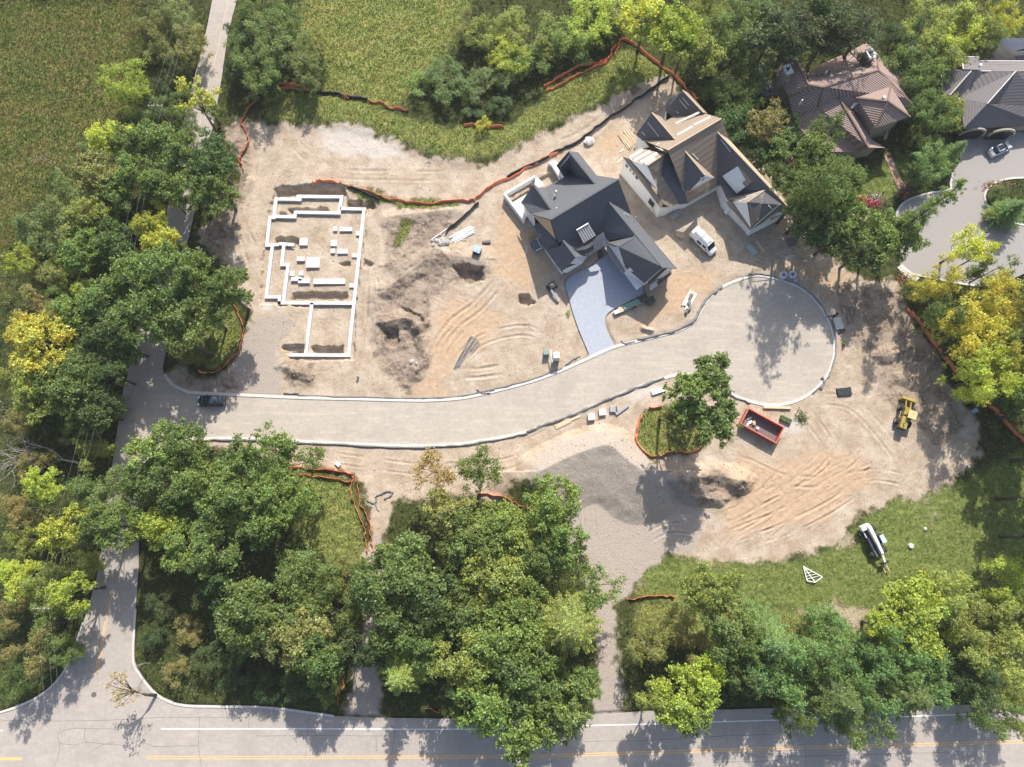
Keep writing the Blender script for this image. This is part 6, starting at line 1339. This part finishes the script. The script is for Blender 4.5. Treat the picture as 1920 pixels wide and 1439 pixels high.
def plant(i, x, y, r, kd, cl, h):
    if y < 230 and 600 < x < 1180: h *= .68
    if y > 1200: h *= 1.12
    rng = random.Random(i * 7 + 3); cm, tm, R0, H0, top = PROTO[kd][i % len(PROTO[kd])]
    hc = h * top; wx, wy, _ = P(x, y, hc); depth = (CAM[2] - hc) / (_c + (y - 719.5) / FPX * _s); rw = r * depth / FPX * 1.06
    gz = ground_z(wx, wy); sc = rw / R0; sh = h / H0
    root = empty(KINDN[kd], (wx, wy, gz), rng.uniform(0, 2 * PI), LAB[i], 'tree' if h > 6.5 else 'shrub', 'trees and tall shrubs around the site')
    for me, nm in ((tm, 'trunk'), (cm, 'crown')):
        o = bpy.data.objects.new(nm, me); COL.objects.link(o); o.parent = root
        o.scale = (sc * rng.uniform(.95, 1.08), sc * rng.uniform(.95, 1.08), sh)
        if nm == 'crown':
            c = COLS[cl]; v = rng.uniform(.86, 1.16); w = rng.uniform(-.012, .012); o.color = (max(.01, c[0] * v + w + (rng.uniform(-.09, .03) if cl in 'Yy' else 0)), c[1] * v, max(.008, c[2] * v), 1)
for i, rc_ in enumerate(recs): plant(i, *rc_)

# ---- single trees the photograph shows by their limbs
def special(name, kind_fn, base, col, label, cat='tree', scale=1.0, rz=0.0, **k):
    Vv, Ff, b = kind_fn(**k); root = empty(name, base, rz, label, cat)
    t = b.build('trunk', M['bark'], root, smooth=True)
    o = bpy.data.objects.new('crown', npmesh('crown', Vv, Ff, M['leaf'])); link(o, root); o.color = (*COLS[col], 1); root.scale = (scale,) * 3
    return root
def leaning(seed, H, lean, nt, spread, per, leafsize=.17, r0=.22):
    rng = np.random.RandomState(seed); b = MB(); lean = np.array(lean, float)
    b.tube([(0, 0, -.3), tuple(np.append(lean * .25, H * .3)), tuple(np.append(lean * .55, H * .55))], [r0 * 1.3, r0, r0 * .7], 8); s0 = np.append(lean * .55, H * .55); cen = []; rad = []
    for k in range(nt):
        az = rng.uniform(0, 2 * PI); t = np.append(lean * rng.uniform(.75, 1.1) + np.array([math.cos(az), math.sin(az)]) * spread * rng.uniform(.4, 1), H * rng.uniform(.72, 1)); m_ = (s0 + t) / 2 + [0, 0, .3]
        b.tube([tuple(s0), tuple(m_), tuple(t)], [r0 * .45, r0 * .25, .03], 5)
        for j in range(3): cen.append(t * .9 + m_ * .1 + rng.normal(0, .4, 3)); rad.append(rng.uniform(.5, .85))
    C_, N_ = clumps(cen, rad, per, rng); Vv, Ff = leaves(C_, N_, leafsize, rng); return Vv, Ff, b
def full_pine(seed, H):
    rng = np.random.RandomState(seed); b = MB(); b.tube([(0, 0, -.3), (0, 0, H * .5), (0, 0, H)], [.28, .2, .04], 8); cen = []; rad = []
    for k in range(46):
        f = rng.uniform(.3, 1); az = rng.uniform(0, 2 * PI); rr_ = 3.0 * (1.08 - f) ** .7 * rng.uniform(.5, 1); c = np.array([math.cos(az) * rr_, math.sin(az) * rr_, H * f]); b.tube([(0, 0, c[2] - .7), tuple(c)], [.07, .02], 4)
        for j in range(3): cen.append(c * [.55 + .22 * j, .55 + .22 * j, 1] + rng.normal(0, .18, 3)); rad.append(rng.uniform(.4, .62))
    C_, N_ = clumps(cen, rad, 330, rng, .1); Vv, Ff = leaves(C_, N_, .15, rng, asp=.3, jit=.9); return Vv, Ff, b
special('leaning_tree', leaning, G(416, 262), 'y', 'thin leaning tree with yellow crown over the narrow left road', seed=4, H=13, lean=(-.6, 2.2), nt=15, spread=3.6, per=130)
special('shade_tree', leaning, G(412, 235), 'm', 'small green tree beside the right edge of the narrow left road', seed=5, H=6, lean=(.3, .3), nt=9, spread=1.4, per=120)
special('roadside_tree', leaning, G(294, 1306), 'n', 'small browning tree leaning over the junction kerb', seed=6, H=9, lean=(-2.4, 3.2), nt=14, spread=2.2, per=34)
special('leaning_pine', full_pine, G(1648, 462), 'm', 'very tall narrow pine reaching over the paved neighbour court', seed=8, H=25)
# the group of tall trees inside the orange ring, whose long trunks throw stripes of shade
for k, (bx_, by_, sx, sy, h, cl) in enumerate(((1236,786,1290,735,19,'m'),(1252,790,1335,715,18,'g'),(1282,800,1340,790,17,'g'),(1300,795,1285,800,14,'o'))):
    bx0 = P(bx_, by_); tx = P(sx, sy, h * .75); lean = (tx[0] - bx0[0], tx[1] - bx0[1])
    special('tall_slender_tree', proto_broad, G(bx_, by_), cl, ['westernmost tall tree inside the orange fence ring', 'tall tree reaching over the curved road from the orange fence ring', 'easternmost tall tree beside the red dumpster', 'lower olive tree in the middle of the orange fence ring'][k], seed=90 + k, nl=6, R_=(4.2, 4.4, 4.3, 4.2)[k], H=h, zc=.70, lean=lean, leaf=.18, per=330)
# the old oak whose limbs show over the left lawn
ok_ = special('oak_tree', leaning, G(396, 668), 'g', 'spreading oak with bare forked limbs above the curved orange fence', seed=12, H=11, lean=(-3.6, 3.8), nt=18, spread=4.4, per=190, leafsize=.18, r0=.38)
for nm, bx, dr, L, r, col, lab in (('dead_tree', (150,868), (-1, .18, .25), 5.2, .20, M['deadwood'], 'bleached leafless dead tree toppled among the left bushes'), ('dead_tree', (60,790), (.2, .6, .9), 2.6, .10, M['deadwood'], 'grey bare bush above the toppled dead tree'),
        ('bare_shrub', (285,1243), (-.2, .2, .9), 1.8, .06, M['deadwood'], 'small bare grey shrub on the junction corner'), ('dead_branch', (118,325), (-.6, .5, .7), 2.6, .07, M['deadwood'], 'grey leafless sapling at the edge of the left field')):
    b = MB(); rng_ = random.Random(hash(lab) % 1 + len(lab)); bare_branches(b, (0, 0, .2), dr, L, r, rng_, 5 if L > 5 else 4)
    if L > 5: bare_branches(b, (-2, .4, 1), (-.8, .75, .3), L * .6, r * .6, rng_, 4); bare_branches(b, (-2, .4, 1), (-.9, -.3, .2), L * .55, r * .5, rng_, 4)
    o = b.build(nm, col, None, smooth=True); o.location = G(*bx, .3); tag(o, lab, 'dead tree' if 'dead' in nm else 'shrub')

# ------------------------------------------------------------------ undergrowth and grass, scattered as real leaves and blades
def region_points(poly, dens, rng, holes=()):
    W_ = world2(poly) if not isinstance(poly, np.ndarray) else poly; lo = W_.min(0); hi = W_.max(0); n = int(dens * (hi[0] - lo[0]) * (hi[1] - lo[1]))
    p = rng.uniform(lo, hi, (n, 2)); return p[sdist(p[:, 0], p[:, 1], W_, 1.0) > 0]
def gz_arr(p):
    ZZ = Z.reshape(shp); i = np.clip(np.searchsorted(GX, p[:, 0]) - 1, 0, nx - 2); j = np.clip(np.searchsorted(GY, p[:, 1]) - 1, 0, ny - 2); return ZZ[j, i]
def mask_arr(arr, p):
    A_ = arr.reshape(shp); i = np.clip(np.searchsorted(GX, p[:, 0]) - 1, 0, nx - 2); j = np.clip(np.searchsorted(GY, p[:, 1]) - 1, 0, ny - 2); return A_[j, i]
rngG = np.random.RandomState(99)
# clods, pebbles and straw crumbs lying on the bare soil
pc = rngG.uniform((-85, -50), (85, 55), (70000, 2)); wgt = mask_arr(dirt, pc) * (.12 + .9 * mask_arr(soil, pc) + .5 * sm(fbm(pc[:, 0], pc[:, 1], 3.0, 88, 4), .02, .2))
pc = pc[(wgt > rngG.uniform(0.05, 1, len(pc))) & (mask_arr(road_d, pc) < -.5)]; nC = len(pc); sC = rngG.uniform(.05, .16, nC) ** 1.0; print('clods', nC)
oc = np.array([(1, 0, 0), (0, 1, 0), (-1, 0, 0), (0, -1, 0), (0, 0, 1)], float); ctr = np.column_stack([pc, gz_arr(pc)])
jj = rngG.uniform(.6, 1.4, (nC, 5, 3)); aa = rngG.uniform(0, 2 * PI, nC); ca, sa_ = np.cos(aa)[:, None], np.sin(aa)[:, None]; q = oc[None] * jj * sC[:, None, None]
q = np.stack([q[..., 0] * ca - q[..., 1] * sa_, q[..., 0] * sa_ + q[..., 1] * ca, q[..., 2]], -1) + ctr[:, None]
ff = np.array([(0, 1, 4), (1, 2, 4), (2, 3, 4), (3, 0, 4)]); ff = (ff[None] + 5 * np.arange(nC)[:, None, None]).reshape(-1, 3)
cl_ = bpy.data.objects.new('soil_clods', npmesh('soil_clods', q.reshape(-1, 3), ff, mat('clod', (.27, .20, .145), (.46, .39, .32), 1.2))); link(cl_); tag(cl_, kind='stuff')
# low bushes under and between the trees
pts = rngG.uniform((-104, -54), (104, 96), (6400, 2))
rd = np.stack([road_d, road_d], 1)[:, 0]; md = mask_arr(dirt, pts); ok = (md < .12) & (mask_arr(road_d, pts) < -1.4) & (mask_arr(lush, pts) < .3) & (mask_arr(tan, pts) < .4) & (mask_arr(mead, pts) < .35) & (mask_arr(gravel, pts) < .2)
ok &= sdist(pts[:, 0], pts[:, 1], np.array([p[:2] for p in ou3])) < -1; ok &= sdist(pts[:, 0], pts[:, 1], np.array([p[:2] for p in ou2])) < -1
for fp, _ in OF + SF: ok &= ldist(pts[:, 0], pts[:, 1], smooth_line(world2(fp), 2), 3.2) > 2.4
pts = pts[ok]; print('bush clumps', len(pts))
gzv = gz_arr(pts); rad = rngG.uniform(.45, 1.25, len(pts)); cen = np.column_stack([pts, gzv + rad * .45])
C_, N_ = clumps(cen, rad, 75, rngG, .5); Vv, Ff = leaves(C_, N_, .17, rngG, asp=.5)
ug = bpy.data.objects.new('undergrowth', npmesh('undergrowth', Vv, Ff, M['leaf'])); link(ug); ug.color = (.13, .165, .055, 1); tag(ug, kind='stuff')
def grass(name, sel, dens, size, cols, tall=.4):
    n = int(dens * 214 * 156); p = rngG.uniform((-107, -58), (107, 98), (n, 2)); w = mask_arr(sel, p); p = p[w > rngG.uniform(.25, .9, len(p))]
    p = p[mask_arr(road_d, p) < -.25]; n = len(p); az = rngG.uniform(0, 2 * PI, n); T = np.stack([np.cos(az), np.sin(az), np.zeros(n)], 1)
    up = np.column_stack([rngG.normal(.15, .65, n), rngG.normal(-.2, .65, n), np.ones(n)]); up /= np.linalg.norm(up, axis=1)[:, None]; s = rngG.uniform(.5, 1.5, n) * size; h_ = rngG.uniform(.5, 1.4, n) * tall
    B0 = np.column_stack([p, gz_arr(p) - .03]); V = np.stack([B0 - T * s[:, None] * .5, B0 + T * s[:, None] * .5, B0 + up * h_[:, None]], 1).reshape(-1, 3)
    o = bpy.data.objects.new(name, npmesh(name, V, np.arange(n * 3).reshape(n, 3), grass_material(name, *cols))); link(o); tag(o, kind='stuff'); print(name, n)
flat = (dirt < .3)
grass('marsh_grass', np.clip(tan + .4 * (X < -60) * (Y > 20), 0, 1) * flat, 42, .15, ((.12, .19, .04), (.21, .245, .062), (.31, .245, .095)), .5)
grass('meadow_grass', np.clip(mead, 0, 1) * (dirt < .4), 46, .15, ((.20, .29, .06), (.34, .38, .095), (.50, .43, .17)), .42)
grass('short_lawn', np.clip(lush, 0, 1) * (dirt < .4) * (.55 + .6 * sm(fbm(X, Y, 2.5, 67, 4), -.2, .15)), 40, .12, ((.14, .215, .045), (.26, .31, .075), (.42, .38, .16)), .26)
wild = (1 - dirt) * (1 - np.clip(tan + mead + lush, 0, 1)) * sm(fbm(X, Y, 5, 37, 3), -.35, 0)
grass('woodland_grass', wild, 18, .16, ((.11, .155, .045), (.17, .205, .06), (.25, .225, .09)), .38)
edge = sm(dirt, .04, .4) * sm(1 - dirt, .05, .4)
grass('site_edge_weeds', edge, 34, .13, ((.17, .22, .06), (.27, .27, .10), (.38, .33, .16)), .26)
grass('scattered_weeds', gi * .8 + dirt * sm(fbm(X, Y, 1.6, 47, 4), .20, .32) * .42, 20, .11, ((.16, .22, .06), (.22, .26, .08), (.32, .30, .12)), .18)

# ------------------------------------------------------------------ the thin summer air between the drone and the ground
hz = MB().box((0, 0, (123.2 - 6) / 2), (2 * 1330, 2 * 1330, 123.2 + 6)).build('haze', None)
hm = bpy.data.materials.new('haze_air'); hm.use_nodes = True; hn = hm.node_tree.nodes; hn.clear(); ho = hn.new('ShaderNodeOutputMaterial'); hv = hn.new('ShaderNodeVolumePrincipled')
hv.inputs['Color'].default_value = (.93, .95, 1, 1); hv.inputs['Density'].default_value = .00016; hv.inputs['Anisotropy'].default_value = 0.2
hm.node_tree.links.new(hv.outputs[0], ho.inputs['Volume']); hz.data.materials.clear(); hz.data.materials.append(hm); tag(hz, kind='stuff')
